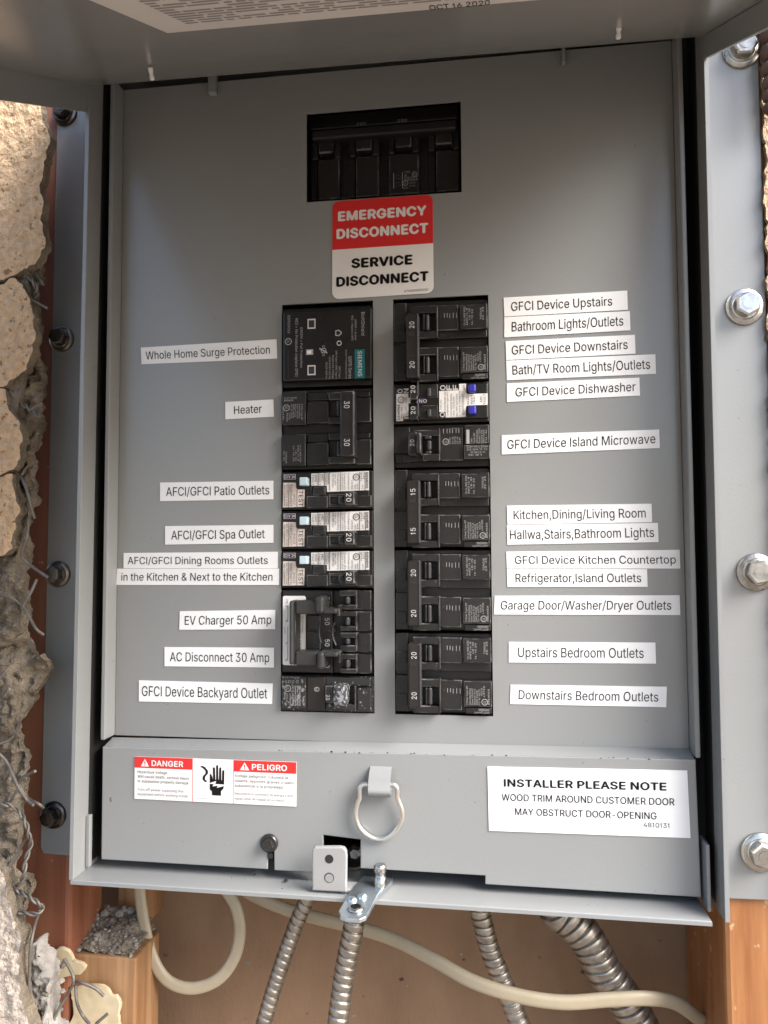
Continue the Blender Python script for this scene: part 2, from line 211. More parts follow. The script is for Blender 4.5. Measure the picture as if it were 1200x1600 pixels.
á 765 268,-14,186,10,119,56,75,124,60,212,71,287,104,341,152,380,281,421,521,462,539,484,534,560,511,603,471,633,417,648,351,648,293,634,249,607,197,538,81,572,125,650,187,704,261,738,341,754,470,746,532,725,589,688,634,630,659,546,662,0,544,0,544,102,495,48,451,16,391,-8|377,92,448,115,499,157,531,211,542,271,542,373,493,353,345,330,240,302,203,274,183,233,183,182,200,142,233,113,279,95|319,843,413,1040,547,1040,417,843
í 330 110,0,225,0,225,740,110,740|110,850,200,850,330,1030,200,1030
ñ 805 223,0,103,0,103,746,219,746,220,565,201,565,260,676,299,712,393,751,495,752,580,724,645,669,688,585,702,472,702,0,582,0,577,516,562,562,537,598,503,625,461,642,378,644,316,624,267,583,235,523|474,878,358,924,317,931,292,880,208,880,221,951,257,1001,316,1019,379,1004,478,962,497,968,515,1016,597,1016,583,944,547,894
"""
from mathutils.geometry import delaunay_2d_cdt
GL = {}
for ln in GLYPHS.strip().split('\n'):
    ch_, rest = ln[0], ln[2:]; ad_, lp_ = rest.split(' ')
    GL[ch_] = [int(ad_) / 1000, [[(int(a), int(b)) for a, b in zip(q.split(',')[::2], q.split(',')[1::2])] for q in lp_.split('|')], None]
def glyph(ch):
    g_ = GL[ch]
    if g_[2] is None:
        vs = []; es = []
        for lp in g_[1]:
            o = len(vs); vs += [Vector((x / 1000, y / 1000)) for x, y in lp]; es += [(o + i, o + (i + 1) % len(lp)) for i in range(len(lp))]
        v2, _, f2, *_r = delaunay_2d_cdt(vs, es, [], 0, 1e-5)
        keep = []
        for f in f2:
            cx_ = sum(v2[i].x for i in f) / len(f); cy_ = sum(v2[i].y for i in f) / len(f); wn_ = 0
            for a, b in es:
                p, q = vs[a], vs[b]
                if (p.y <= cy_) != (q.y <= cy_) and p.x + (cy_ - p.y) / (q.y - p.y) * (q.x - p.x) > cx_: wn_ += 1 if q.y > p.y else -1
            if wn_: keep.append(list(f))
        g_[2] = ([(v.x, v.y) for v in v2], keep)
    return g_[0], g_[2]

def ribbon(pts, h):
    out = []
    n = len(pts); closed = n > 3 and (Vector(pts[0]) - Vector(pts[-1])).length < 1e-4
    P = [Vector(p) for p in pts]
    q = [P[0]]
    for p in P[1:]:
        if (p - q[-1]).length > 1e-4: q.append(p)
    P = q; n = len(P)
    for i in range(n):
        if closed and i in (0, n - 1): a = (P[-1] - P[-2]).normalized(); b = (P[1] - P[0]).normalized()
        else:
            a = (P[i] - P[i - 1]).normalized() if i else (P[1] - P[0]).normalized()
            b = (P[i + 1] - P[i]).normalized() if i < n - 1 else a
        t = a + b
        t = t.normalized() if t.length > 1e-3 else a
        nn = Vector((-t.y, t.x)); c = max(0.42, nn.dot(Vector((-a.y, a.x))))
        out.append((P[i] + nn * h / c, P[i] - nn * h / c))
    return out

def catmull(pts, n=8):
    P = [Vector(p) for p in pts]; P = [P[0] * 2 - P[1]] + P + [P[-1] * 2 - P[-2]]
    out = []
    for i in range(1, len(P) - 2):
        for k in range(n):
            t = k / n
            out.append(0.5 * ((2 * P[i]) + (P[i + 1] - P[i - 1]) * t + (2 * P[i - 1] - 5 * P[i] + 4 * P[i + 1] - P[i + 2]) * t * t + (3 * P[i] - P[i - 1] - 3 * P[i + 1] + P[i + 2]) * t ** 3))
    out.append(P[-2]); return out

class MB:
    def __init__(s): s.v = []; s.f = []; s.m = []; s.sm = []; s.mats = []
    def mi(s, mt):
        if mt not in s.mats: s.mats.append(mt)
        return s.mats.index(mt)
    def add(s, vs, fs, mt, smooth=False):
        o = len(s.v); s.v += [Vector(v) for v in vs]; k = s.mi(mt)
        for f in fs: s.f.append([i + o for i in f]); s.m.append(k); s.sm.append(smooth)
        return s
    def bm(s, bm, mt, smooth=False):
        bm.verts.index_update()
        return s.add([v.co.copy() for v in bm.verts], [[v.index for v in f.verts] for f in bm.faces], mt, smooth)
    def box(s, x0, x1, y0, y1, z0, z1, mt, b=0.0):
        x0, x1 = sorted((x0, x1)); y0, y1 = sorted((y0, y1)); z0, z1 = sorted((z0, z1))
        vs = [(x, y, z) for x in (x0, x1) for y in (y0, y1) for z in (z0, z1)]
        fs = [(0, 1, 3, 2), (4, 6, 7, 5), (0, 4, 5, 1), (2, 3, 7, 6), (0, 2, 6, 4), (1, 5, 7, 3)]
        if not b: return s.add(vs, fs, mt)
        bm = bmesh.new(); vv = [bm.verts.new(v) for v in vs]
        for f in fs: bm.faces.new([vv[i] for i in f])
        b = min(b, 0.45 * min(x1 - x0, y1 - y0, z1 - z0))
        bmesh.ops.bevel(bm, geom=bm.edges[:], offset=b * (.7 if mt is BLK2 else 1), segments=2, affect='EDGES', profile=0.5)
        if mt is BLK2:                          # the moulded edges are rubbed paler
            bm.normal_update(); bm.verts.index_update(); vv = [v.co.copy() for v in bm.verts]
            flat_ = [f for f in bm.faces if max(abs(c) for c in f.normal) > .999]; fl2 = set(flat_)
            s.add(vv, [[v.index for v in f.verts] for f in flat_], mt); s.add(vv, [[v.index for v in f.verts] for f in bm.faces if f not in fl2], WORN)
            bm.free(); return s
        s.bm(bm, mt); bm.free(); return s
    def poly(s, pts, thick, mt, b=0.0, mt_side=None):
        """outline of 3D points (one plane), extruded by the vector thick (away from the viewer), optional bevel of the front rim"""
        bm = bmesh.new(); P = [Vector(p) for p in pts]; T = Vector(thick)
        n = len(P); va = [bm.verts.new(p) for p in P]; vb = [bm.verts.new(p + T) for p in P]
        fa = bm.faces.new(va); fb = bm.faces.new(vb[::-1])
        for i in range(n): bm.faces.new((va[i], vb[i], vb[(i + 1) % n], va[(i + 1) % n]))
        bm.normal_update()
        if b: bmesh.ops.bevel(bm, geom=list(fa.edges), offset=b, segments=3, affect='EDGES', profile=0.5)
        bm.normal_update()
        bmesh.ops.triangulate(bm, faces=[f for f in bm.faces if len(f.verts) > 4], ngon_method='EAR_CLIP')
        bmesh.ops.recalc_face_normals(bm, faces=bm.faces[:])
        s.bm(bm, mt); bm.free(); return s
    def tube(s, pts, r, mt, n=10, flat=1.0, up=None, prof=None, cap=True):
        P = [Vector(p) for p in pts]; rings = []; ref = Vector(up) if up else Vector((0, 1, 0)); L = 0.0
        for i, p in enumerate(P):
            t = (P[min(i + 1, len(P) - 1)] - P[max(i - 1, 0)]).normalized()
            if i: L += (p - P[i - 1]).length
            a = (ref - t * ref.dot(t))
            if a.length < 1e-3: a = t.orthogonal()
            a.normalize(); bq = t.cross(a)
            if not up: ref = a
            ring = []
            for k in range(n):
                th = 2 * math.pi * k / n
                rr = r(i / (len(P) - 1)) if callable(r) else r
                if prof: rr *= prof(L, th)
                ring.append(p + a * math.cos(th) * rr * flat + bq * math.sin(th) * rr)
            rings.append(ring)
        vs = [v for rg in rings for v in rg]
        fs = [[i * n + k, i * n + (k + 1) % n, (i + 1) * n + (k + 1) % n, (i + 1) * n + k] for i in range(len(P) - 1) for k in range(n)]
        s.add(vs, fs, mt, True)
        if cap: s.add(rings[0], [list(range(n))[::-1]], mt); s.add(rings[-1], [list(range(n))], mt)
        return s
    def lathe(s, c, axis, prof, mt, n=24, smooth=True, sides=None):
        """prof: list of (radius, distance along axis)"""
        a = Vector(axis).normalized(); u = a.orthogonal().normalized(); w = a.cross(u); n = sides or n
        vs = [Vector(c) + a * d + (u * math.cos(2 * math.pi * k / n) + w * math.sin(2 * math.pi * k / n)) * r for r, d in prof for k in range(n)]
        fs = [[i * n + k, i * n + (k + 1) % n, (i + 1) * n + (k + 1) % n, (i + 1) * n + k] for i in range(len(prof) - 1) for k in range(n)]
        s.add(vs, fs, mt, smooth and not sides)
        s.add(vs[-n:], [list(range(n))], mt); s.add(vs[:n], [list(range(n))[::-1]], mt)
        return s
    def text(s, body, O, U, V, mt, w=0.13, gap=0.13, lift=0.0):
        O = Vector(O); U = Vector(U); V = Vector(V); N = U.cross(V).normalized()
        x = 0.0; parts = []; trk = max(0, gap - .13) * .6; bold = max(0, w - .13) * .5
        for ch in body:
            if ch == ' ': x += .36 + trk; continue
            ad, gm = glyph(ch if ch in GL else '-'); parts.append((x, gm)); x += ad + trk + bold * .8
        x0_ = min(q[0] + min(p[0] for p in q[1][0]) for q in parts); W = max(q[0] + max(p[0] for p in q[1][0]) for q in parts) - x0_
        offs = [(0, 0)] if bold < .008 else [(0, 0), (bold, 0), (-bold, 0), (0, bold * .7), (0, -bold * .7)]
        for k, (dx, dy) in enumerate(offs):
            for px_, (vv, ff) in parts:
                s.add([O + U * ((px_ + p[0] + dx - x0_) / W) + V * (p[1] * (1 - bold * 1.4) + bold * .7 + dy) + N * (lift + 0.0002 * k) for p in vv], ff, mt)
        return s
    def build(s, name, parent=None, label=None):
        me = bpy.data.meshes.new(name); off = Vector((0, 0, 0)); q = parent
        if parent:
            while q.parent: q = q.parent
            off = q.location
        else:
            xs = [v.x for v in s.v]; ys = [v.y for v in s.v]; zs = [v.z for v in s.v]
            off = Vector(((min(xs) + max(xs)) / 2, (min(ys) + max(ys)) / 2, min(zs))) * 0.1
        me.from_pydata([v * 0.1 - off for v in s.v], [], s.f)
        for m_ in s.mats: me.materials.append(m_)
        me.polygons.foreach_set('material_index', s.m); me.polygons.foreach_set('use_smooth', s.sm); me.update()
        o = bpy.data.objects.new(name, me); COL.objects.link(o)
        if parent: o.parent = parent
        else: o.location = off
        if label: o['label'] = label
        return o

def grid_slab(mb, poly, Y, thick, cell, mt, amp=0.02, dome=0.0, seed=0, coarse=0.0):
    """rough broken slab from a pixel outline standing at depth Y"""
    P = [at(u, v, Y) for u, v in poly]; P = [(p.x, p.z) for p in P]
    def inside(x, z):
        c = False; j = len(P) - 1
        for i in range(len(P)):
            if (P[i][1] > z) != (P[j][1] > z) and x < (P[j][0] - P[i][0]) * (z - P[i][1]) / (P[j][1] - P[i][1]) + P[i][0]: c = not c
            j = i
        return c
    def nearest(x, z):
        best = None
        for i in range(len(P)):
            ax, az = P[i]; bx, bz = P[(i + 1) % len(P)]; dx, dz = bx - ax, bz - az; L = dx * dx + dz * dz + 1e-12
            t = max(0, min(1, ((x - ax) * dx + (z - az) * dz) / L)); qx, qz = ax + t * dx, az + t * dz
            d = (qx - x) ** 2 + (qz - z) ** 2
            if best is None or d < best[0]: best = (d, qx, qz)
        return best
    x0 = min(p[0] for p in P); x1 = max(p[0] for p in P); z0 = min(p[1] for p in P); z1 = max(p[1] for p in P)
    nx = int((x1 - x0) / cell) + 2; nz = int((z1 - z0) / cell) + 2
    ins = {(i, j) for i in range(nx) for j in range(nz) if inside(x0 + (i + .5) * cell, z0 + (j + .5) * cell)}
    vid = {}; vs = []; fs = []; edge = {}
    def V_(i, j):
        if (i, j) not in vid:
            x, z = x0 + i * cell, z0 + j * cell
            nb = [(i - 1, j - 1), (i, j - 1), (i - 1, j), (i, j)]; bd = not all(q in ins for q in nb)
            d, qx, qz = nearest(x, z); d = math.sqrt(d)
            if bd:
                x, z = qx, qz
                j_ = noise.noise_vector(Vector((x * 9 + seed, z * 9, seed))) * cell * 1.3 + noise.noise_vector(Vector((x * 25, z * 25, seed))) * cell * .9
                x += j_.x; z += j_.z
            y = Y - amp * noise.fractal(Vector((x * 19 + seed, z * 19, seed)), 0.75, 2.1, 5) - coarse * noise.fractal(Vector((x * 5 + seed, z * 5, seed + 3)), 0.8, 2.0, 3)
            y += dome * math.exp(-d / (cell * 2.0))
            vid[i, j] = len(vs); vs.append(Vector((x, y, z)))
        return vid[i, j]
    for (i, j) in ins:
        q = [V_(i, j), V_(i + 1, j), V_(i + 1, j + 1), V_(i, j + 1)]; fs.append(q)
        for a, b in zip(q, q[1:] + q[:1]): edge[(a, b)] = edge.get((a, b), 0) + 1
    mb.add(vs, fs, mt, True)
    bnd = [(a, b) for (a, b) in edge if (b, a) not in edge]
    bv = {}; L2 = []
    for lay in (1, 2):
        for a, b in bnd:
            for q in (a, b):
                if (q, lay) not in bv:
                    p = vs[q] + Vector((0, thick * lay / 2, 0)) + noise.noise_vector(vs[q] * 14 + Vector((seed, lay * 5, 0))) * cell * 1.4 * (lay == 1)
                    bv[(q, lay)] = len(L2); L2.append(p)
    base = len(L2); f2 = []; idx0 = {}
    for a, b in bnd:
        for q in (a, b):
            if q not in idx0: idx0[q] = len(L2); L2.append(vs[q])
        f2.append([idx0[a], bv[(a, 1)], bv[(b, 1)], idx0[b]]); f2.append([bv[(a, 1)], bv[(a, 2)], bv[(b, 2)], bv[(b, 1)]])
    mb.add(L2, f2, MORT if mt in (STUC, STUW) else mt, True)

class Quad:
    """a flat sticker given by its four corners"""
    def __init__(s, tl, tr, br, bl, Y, Yth=0.004):
        s.c = [at(*p, Y - Yth) for p in (tl, tr, br, bl)]; s.Y = Y; s.th = Yth
    def p(s, u, v, lift=0.0):
        a = s.c[0].lerp(s.c[1], u); b = s.c[3].lerp(s.c[2], u); q = a.lerp(b, v); return q + Vector((0, -lift, 0))
    def base(s, mb, mt, rnd=0.0):
        if rnd:
            pts = []; w = (s.c[1] - s.c[0]).length; h = (s.c[3] - s.c[0]).length; ru, rv = rnd / w, rnd / h
            for cu, cv, a0 in ((1 - ru, rv, -90), (1 - ru, 1 - rv, 0), (ru, 1 - rv, 90), (ru, rv, 180)):
                for k in range(6):
                    a = math.radians(a0 + 18 * k); pts.append(s.p(cu + ru * math.cos(a), cv + rv * math.sin(a)))
            return mb.poly(pts, (0, s.th, 0), mt)
        return mb.poly(s.c, (0, s.th - 0.0004, 0), mt)
    def rect(s, mb, u0, u1, v0, v1, mt, lift=0.0006):
        return mb.add([s.p(u0, v1, lift), s.p(u1, v1, lift), s.p(u1, v0, lift), s.p(u0, v0, lift)], [(0, 1, 2, 3)], mt)
    def shape(s, mb, uv, mt, lift=0.0012):
        bm = bmesh.new(); f = bm.faces.new([bm.verts.new(s.p(u, v, lift)) for u, v in uv])
        bm.normal_update()
        bmesh.ops.triangulate(bm, faces=[f], ngon_method='EAR_CLIP')
        mb.bm(bm, mt); bm.free(); return s
    def text(s, mb, body, u0, u1, vt, vb, mt, w=0.13, gap=0.2, lift=0.0015):
        O = s.p(u0, vb); return mb.text(body, O, s.p(u1, vb) - O, s.p(u0, vt) - O, mt, w, gap, lift)

# ------------------------------------------------------------------ setting: ground, sheathing, studs, stucco
g = MB(); g.add([(-300, -300, -13), (300, -300, -13), (300, 60, -13), (-300, 60, -13)], [(0, 1, 2, 3)], mat('bounce_ground', (0.19, 0.15, 0.11), 0.9, var=0.15, vscale=2))  # unseen ground sheet added to bounce light up at the panel
tag(g.build('ground'), kind='structure')

b = MB(); b.box(-7, 6, 0.98, 1.1, -9, 5, BOARD)
random.seed(8)
for k in range(26):
    c = at(random.uniform(180, 1080), random.uniform(1400, 1600), .978); r0 = random.uniform(.006, .02)
    b.add([c + Vector((r0 * random.uniform(.5, 1.3) * math.cos(a), -.001, r0 * random.uniform(.4, 1) * math.sin(a))) for a in [q_ * math.pi / 3 for q_ in range(6)]], [list(range(6))], (MORT, FLUFF, RUST)[k % 3])
tag(b.build('sheathing_board'), 'brown wall sheathing board behind the cables under the panel', 'sheathing')

def stud(name, x0, x1, y0, y1, z0, z1, mt, label, bv=0.03):
    m_ = MB(); m_.box(x0, x1, y0, y1, z0, z1, mt, bv); return tag(m_.build(name), label, 'stud')
stud('wood_stud', -3.2, -2.03, 0.03, 0.47, -9, 4, WOODR, 'reddish wooden stud left of the panel, with mortar crumbs at its foot')
stud('wood_stud', 1.93, 3.6, 0.03, 0.93, -9, 4, WOODO, 'orange pine stud at lower right below the bright flange')
m_ = MB(); m_.box(-2.0, -1.80, 0.60, 0.94, -2.95, -1.0, WOODL, 0.03)
tag(m_.build('wood_offcut'), 'short pale wood piece standing behind the mortar crumbs', 'wood piece')
p0 = at(110, 1500, 0.1); p1 = at(212, 1500, 0.1)
m_ = MB(); m_.box(p0.x - .25, p1.x, 0.10, 0.46, -9, at(160, 1494, 0.1).z, WOODL, 0.012)
tag(m_.build('wood_block'), 'pale pine block under the heap of mortar crumbs at lower left', 'wood block')

w = MB()
grid_slab(w, [(62, 100), (62, 150), (66, 185), (78, 215), (72, 245), (66, 275), (62, 290), (66, 320), (64, 345), (70, 380), (62, 400), (48, 415), (20, 430), (0, 439), (-140, 445), (-140, 100)], -0.42, 0.07, 0.013, STUC, 0.014, 0.004, 1)
grid_slab(w, [(-140, 449), (0, 444), (22, 433), (40, 455), (52, 490), (55, 520), (48, 560), (38, 575), (20, 595), (5, 605), (-140, 612)], -0.41, 0.07, 0.013, STUC, 0.014, 0.004, 2)
grid_slab(w, [(-140, 618), (6, 608), (12, 640), (28, 655), (34, 680), (30, 710), (20, 735), (0, 742), (-140, 745)], -0.41, 0.07, 0.013, STUC, 0.014, 0.004, 3)
grid_slab(w, [(-140, 748), (18, 742), (26, 770), (28, 800), (20, 830), (16, 858), (0, 868), (-140, 870)], -0.40, 0.07, 0.013, STUC, 0.014, 0.004, 4)
grid_slab(w, [(-140, 1345), (-8, 1350), (4, 1364), (10, 1400), (24, 1440), (31, 1462), (27, 1500), (32, 1560), (45, 1600), (62, 1660), (-140, 1660)], -0.46, 0.10, 0.013, STUW, 0.016, 0.004, 5)
wall = thing('stucco_wall', 'broken beige stucco wall with grey mortar and wire showing, left of the panel', 'wall', (-3, 0, -4))
w.build('stucco_coat', wall)
w = MB()
grid_slab(w, [(52, 300), (58, 330), (60, 420), (50, 470), (60, 575), (66, 582), (60, 600), (58, 630), (52, 700), (48, 780), (45, 800), (38, 860), (36, 870), (40, 930), (37, 945), (36, 1010), (50, 1028), (72, 1020), (74, 1032), (60, 1060), (48, 1080), (35, 1115), (28, 1140), (28, 1165), (38, 1190), (40, 1210), (30, 1240), (28, 1280), (22, 1330), (18, 1360), (38, 1390), (36, 1420), (30, 1450), (28, 1480), (44, 1500), (56, 1530), (70, 1560), (75, 1600), (75, 1660), (-140, 1660), (-140, 300)], -0.30, 0.05, 0.0115, MORT, 0.034, 0.02, 9, coarse=0.08)
w.build('mortar_coat', wall)
w = MB()
grid_slab(w, [(-140, 1030), (5, 1045), (26, 1075), (22, 1120), (18, 1150), (-140, 1160)], -0.36, 0.05, 0.0115, MORT, 0.03, 0.02, 12, coarse=0.04)
grid_slab(w, [(-140, 890), (18, 900), (30, 935), (26, 985), (10, 1010), (-140, 1015)], -0.36, 0.05, 0.0115, MORT, 0.03, 0.02, 13, coarse=0.04)
grid_slab(w, [(30, 1490), (48, 1478), (62, 1500), (76, 1530), (72, 1560), (78, 1590), (90, 1620), (90, 1660), (28, 1660)], -0.30, 0.12, 0.0115, FLUFF, 0.03, 0.02, 14, coarse=0.05)
grid_slab(w, [(-140, 300), (50, 300), (56, 380), (44, 425), (44, 470), (46, 550), (36, 600), (22, 650), (26, 700), (14, 740), (16, 860), (-140, 870)], -0.372, 0.03, 0.0125, MORT, 0.02, 0.004, 17, coarse=0.01)
w.build('mortar_lump', wall)

def wiggle(pts, Y, r=0.011, seed=0, twist=False):
    P = [at(u, v, Y - .16 + (0.02 * math.sin(i * 2.1 + seed))) for i, (u, v) in enumerate(pts)]
    return catmull(P, 6)
wires = [
 ([(-10, 300), (10, 440), (30, 455), (52, 470), (74, 482)], -.2, 1), ([(45, 405), (56, 425), (68, 445)], -.18, 1), ([(38, 425), (52, 440), (58, 455), (54, 465)], -.2, 1),
 ([(2, 600), (14, 612), (32, 628), (48, 640), (62, 650)], -.2, 1), ([(44, 642), (56, 636), (66, 630)], -.2, 1), ([(46, 550), (62, 545)], -.16, 1),
 ([(10, 728), (30, 742), (40, 760), (48, 790), (54, 810)], -.2, 1), ([(34, 742), (44, 728), (58, 721)], -.2, 1), ([(45, 805), (42, 840), (34, 868), (46, 882), (74, 902)], -.18, 1),
 ([(-10, 928), (14, 932), (34, 946), (44, 960), (56, 982), (68, 992)], -.2, 1), ([(36, 948), (46, 930), (58, 905)], -.2, 1),
 ([(-10, 1165), (16, 1155), (28, 1135), (34, 1118)], -.18, 1), ([(-10, 1170), (10, 1190), (24, 1220), (30, 1232), (42, 1250), (52, 1258)], -.2, 1), ([(24, 1225), (40, 1212), (55, 1205)], -.2, 1), ([(12, 1262), (22, 1242), (30, 1232)], -.2, 1),
 ([(10, 1195), (20, 1215), (32, 1230), (42, 1246), (60, 1256), (68, 1262)], -.12, 1),
 ([(-8, 1258), (10, 1257), (28, 1266), (40, 1285), (45, 1305), (48, 1320), (40, 1345), (36, 1372), (22, 1392), (18, 1410)], -.24, 1),
 ([(8, 1360), (24, 1340), (36, 1318), (42, 1310)], -.22, 1), ([(5, 1368), (26, 1390), (44, 1400), (60, 1412), (66, 1420), (58, 1428), (30, 1425)], -.24, 1),
 ([(62, 1422), (54, 1448), (48, 1480), (46, 1520), (45, 1560)], -.24, 1), ([(100, 1498), (110, 1515), (115, 1533), (105, 1555), (90, 1580), (82, 1600)], -.1, 1),
 ([(115, 1533), (130, 1536), (150, 1545), (162, 1556)], -.1, 1), ([(118, 1540), (120, 1565), (128, 1585), (140, 1600)], -.08, 1), ([(150, 1600), (168, 1584)], -.06, 1)]
lath = thing('wire_lath', 'rusty grey twisted wire lath sticking out of the broken stucco', 'wire mesh', (-2.3, -.2, -4))
for i, (pts, Y, k) in enumerate(wires):
    P = wiggle(pts, Y, seed=i); m_ = MB()
    if i in (2, 3, 16, 18):
        for ph in (0, math.pi):
            Q = []; L = 0
            fine = [P[j].lerp(P[j + 1], t / 3) for j in range(len(P) - 1) for t in range(3)] + [P[-1]]
            for j, p in enumerate(fine):
                if j: L += (p - fine[j - 1]).length
                t = (fine[min(j + 1, len(fine) - 1)] - fine[max(j - 1, 0)]).normalized(); a = Vector((0, 1, 0)); a = (a - t * a.dot(t)).normalized(); c = t.cross(a)
                Q.append(p + (a * math.cos(L * 50 + ph) + c * math.sin(L * 50 + ph)) * 0.008)
            m_.tube(Q, 0.0078, WIRE, 7)
    else: m_.tube(P, 0.0092, WIRE, 8)
    m_.build('wire', lath)

# stucco edge on the far right with a dark scalloped bead
w = MB(); grid_slab(w, [(1195, 150), (1197, 300), (1200, 420), (1205, 640), (1218, 1010), (1226, 1400), (1480, 1400), (1480, -60), (1193, -60)], -0.04, 0.03, 0.016, STUC, 0.006, 0.004, 21)
rw = tag(w.build('stucco_wall'), 'narrow strip of beige stucco at the right edge beside the bright flange', 'wall')
w = MB()
for k, yy in enumerate((-14, 22, 55, 82, 108, 130, 150, 168)):
    c = at(1205 - 0.2 * k, yy, -0.12); rr = 0.075 - 0.005 * k
    bm = bmesh.new(); bmesh.ops.create_icosphere(bm, subdivisions=2, radius=rr)
    for v in bm.verts: v.co *= 1 + 0.12 * noise.noise(v.co * 20 + Vector((k, 0, 0)))
    for v in bm.verts: v.co += c
    w.bm(bm, RUST, True); bm.free()
tag(w.build('rusted_bead'), 'dark brown scalloped bead at the upper right edge against beige stucco', 'bead')

# ------------------------------------------------------------------ electrical panel
panel = thing('electrical_panel', 'grey metal breaker panel with its door lifted open, set in a broken wall', 'breaker panel', (0, 0, -2.3))
LT, LB = at(141, 150, -.3), at(114, 1375, -.3); RT, RB = at(1100, 93, -.3), at(1133, 1441, -.3)
SL, SR = at(115, 1375, -.3), at(1113, 1440, -.3)
h = MB()
def wallsheet(mb, a, b, ya, yb, t, mt=GRAY, bev=0.008):   # sheet between two front points, running back from ya to yb, thickness vector t
    P = [Vector((a.x, ya, a.z)), Vector((b.x, ya, b.z)), Vector((b.x, yb, b.z)), Vector((a.x, yb, a.z))]
    mb.poly(P, t, mt, bev)
up = Vector((0, 0, .5))
wallsheet(h, LB, LT + up, -.3, -.012, (-.025, 0, 0), GRAY, .003); wallsheet(h, RT + up, RB, -.3, -.012, (.025, 0, 0), GRAY, .003)
h.box(-1.99, -1.95, .03, .94, -2.24, 3.0, GRAY); h.box(1.89, 1.92, .03, .94, -2.24, 3.0, GRAY)
h.poly([SL + Vector((-.02, 0, -.001)), SR, Vector((SR.x, .9, SR.z)), Vector((SL.x - .12, .9, SL.z - .001))], (0, 0, -.025), GRAY, 0.006)
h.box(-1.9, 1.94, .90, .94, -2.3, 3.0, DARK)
h.box(-1.9, 1.94, -.0, .94, 2.98, 3.02, GRAY)
h.poly([(-1.88, -.31, 2.655), (1.92, -.31, 2.615), (1.92, .0, 3.0), (-1.88, .0, 3.0)], (0, .0, .03), GRAY)  # unseen hood plate added to block light above the door hinge
# small inside corner returns at the foot of both walls
q = at(127, 1335, -.13); h.box(LB.x + .002, LB.x + .03, -.17, -.135, LB.z + .02, q.z + .25, GRAY, .006)
h.box(RB.x - .06, RB.x - .04, -.2, -.05, SR.z + .004, SR.z + .36, GRAY, .006)
h.build('housing', panel)
for a_, b_, xo in ((LB, LT + up, .004), (RB, RT + up, -.004)):      # black strip painting the gap's shade onto both side walls
    k_ = MB(); k_.poly([Vector((a_.x + xo, -.14, a_.z + .03)), Vector((b_.x + xo, -.14, b_.z)), Vector((b_.x + xo, .02, b_.z)), Vector((a_.x + xo, .02, a_.z + .03))], (-.5 * xo, 0, 0), DARK); k_.build('gap_shade', panel)

fl = MB(); fl.poly([at(63, 1336 - 12, 0), at(68, 1334, 0), Vector((-1.9, 0, -2.215)), Vector((-1.845, 0, -2.215)), Vector((-1.845, 0, 3.0)), at(92, 60, 0)], (0, .022, 0), GRAY, .006)
fl.build('mounting_flange', panel, 'left mounting flange in deep shade against the reddish stud')
fl = MB(); a = at(1134, 1404.5, 0); c = at(1215, 1407.5, 0)
fl.poly([Vector((1.875, 0, a.z)), Vector((2.25, 0, c.z)), Vector((2.25, 0, 3.3)), Vector((1.875, 0, 3.3))], (0, .022, 0), GRAY, .006)
fl.build('mounting_flange', panel, 'brightly lit right mounting flange with four hex bolts')

def bolt(u, v, r, mt, rot=0.0, lab=None, tilt=(0, 0)):
    c = at(u, v, -0.002); m_ = MB(); ax = Vector((tilt[0], -1, tilt[1])).normalized()
    m_.lathe(c, ax, [(r, 0), (r, .012), (r * .96, .018), (r * .62, .02)], mt, 32)
    o = m_.build('bolt', panel, lab)
    m_ = MB(); rh = r * .66; u1 = ax.orthogonal().normalized(); u1 = Matrix.Rotation(rot, 3, ax) @ u1; w1 = ax.cross(u1)
    n = 6; prof = [(rh, .021), (rh, .075), (rh * .86, .086)]
    vs = [c + ax * d + (u1 * math.cos(math.pi / 3 * k) + w1 * math.sin(math.pi / 3 * k)) * rr for rr, d in prof for k in range(n)]
    fs = [[i * n + k, i * n + (k + 1) % n, (i + 1) * n + (k + 1) % n, (i + 1) * n + k] for i in range(2) for k in range(n)] + [list(range(12, 18))]
    m_.add(vs, fs, mt)
    vs = [c + ax * .0862 + (u1 * math.cos(math.pi / 8 * k) + w1 * math.sin(math.pi / 8 * k)) * rh * .5 + ax * .002 for k in range(16)]
    m_.add(vs, [list(range(16))], mt)
    m_.lathe(c, ax, [(rh * 1.12, .016), (rh * 1.1, .026), (rh, .03)], mt, 24)
    m_.build('bolt_head', o)
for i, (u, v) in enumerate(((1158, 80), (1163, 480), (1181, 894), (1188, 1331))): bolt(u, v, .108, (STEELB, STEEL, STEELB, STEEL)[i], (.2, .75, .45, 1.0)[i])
for i, (u, v) in enumerate(((102, 178), (97, 530), (91, 897), (84, 1273))): bolt(u, v, .085, (DSTEEL, MSTEEL, MSTEEL, DSTEEL)[i], .4 * i, tilt=(.04, .02))

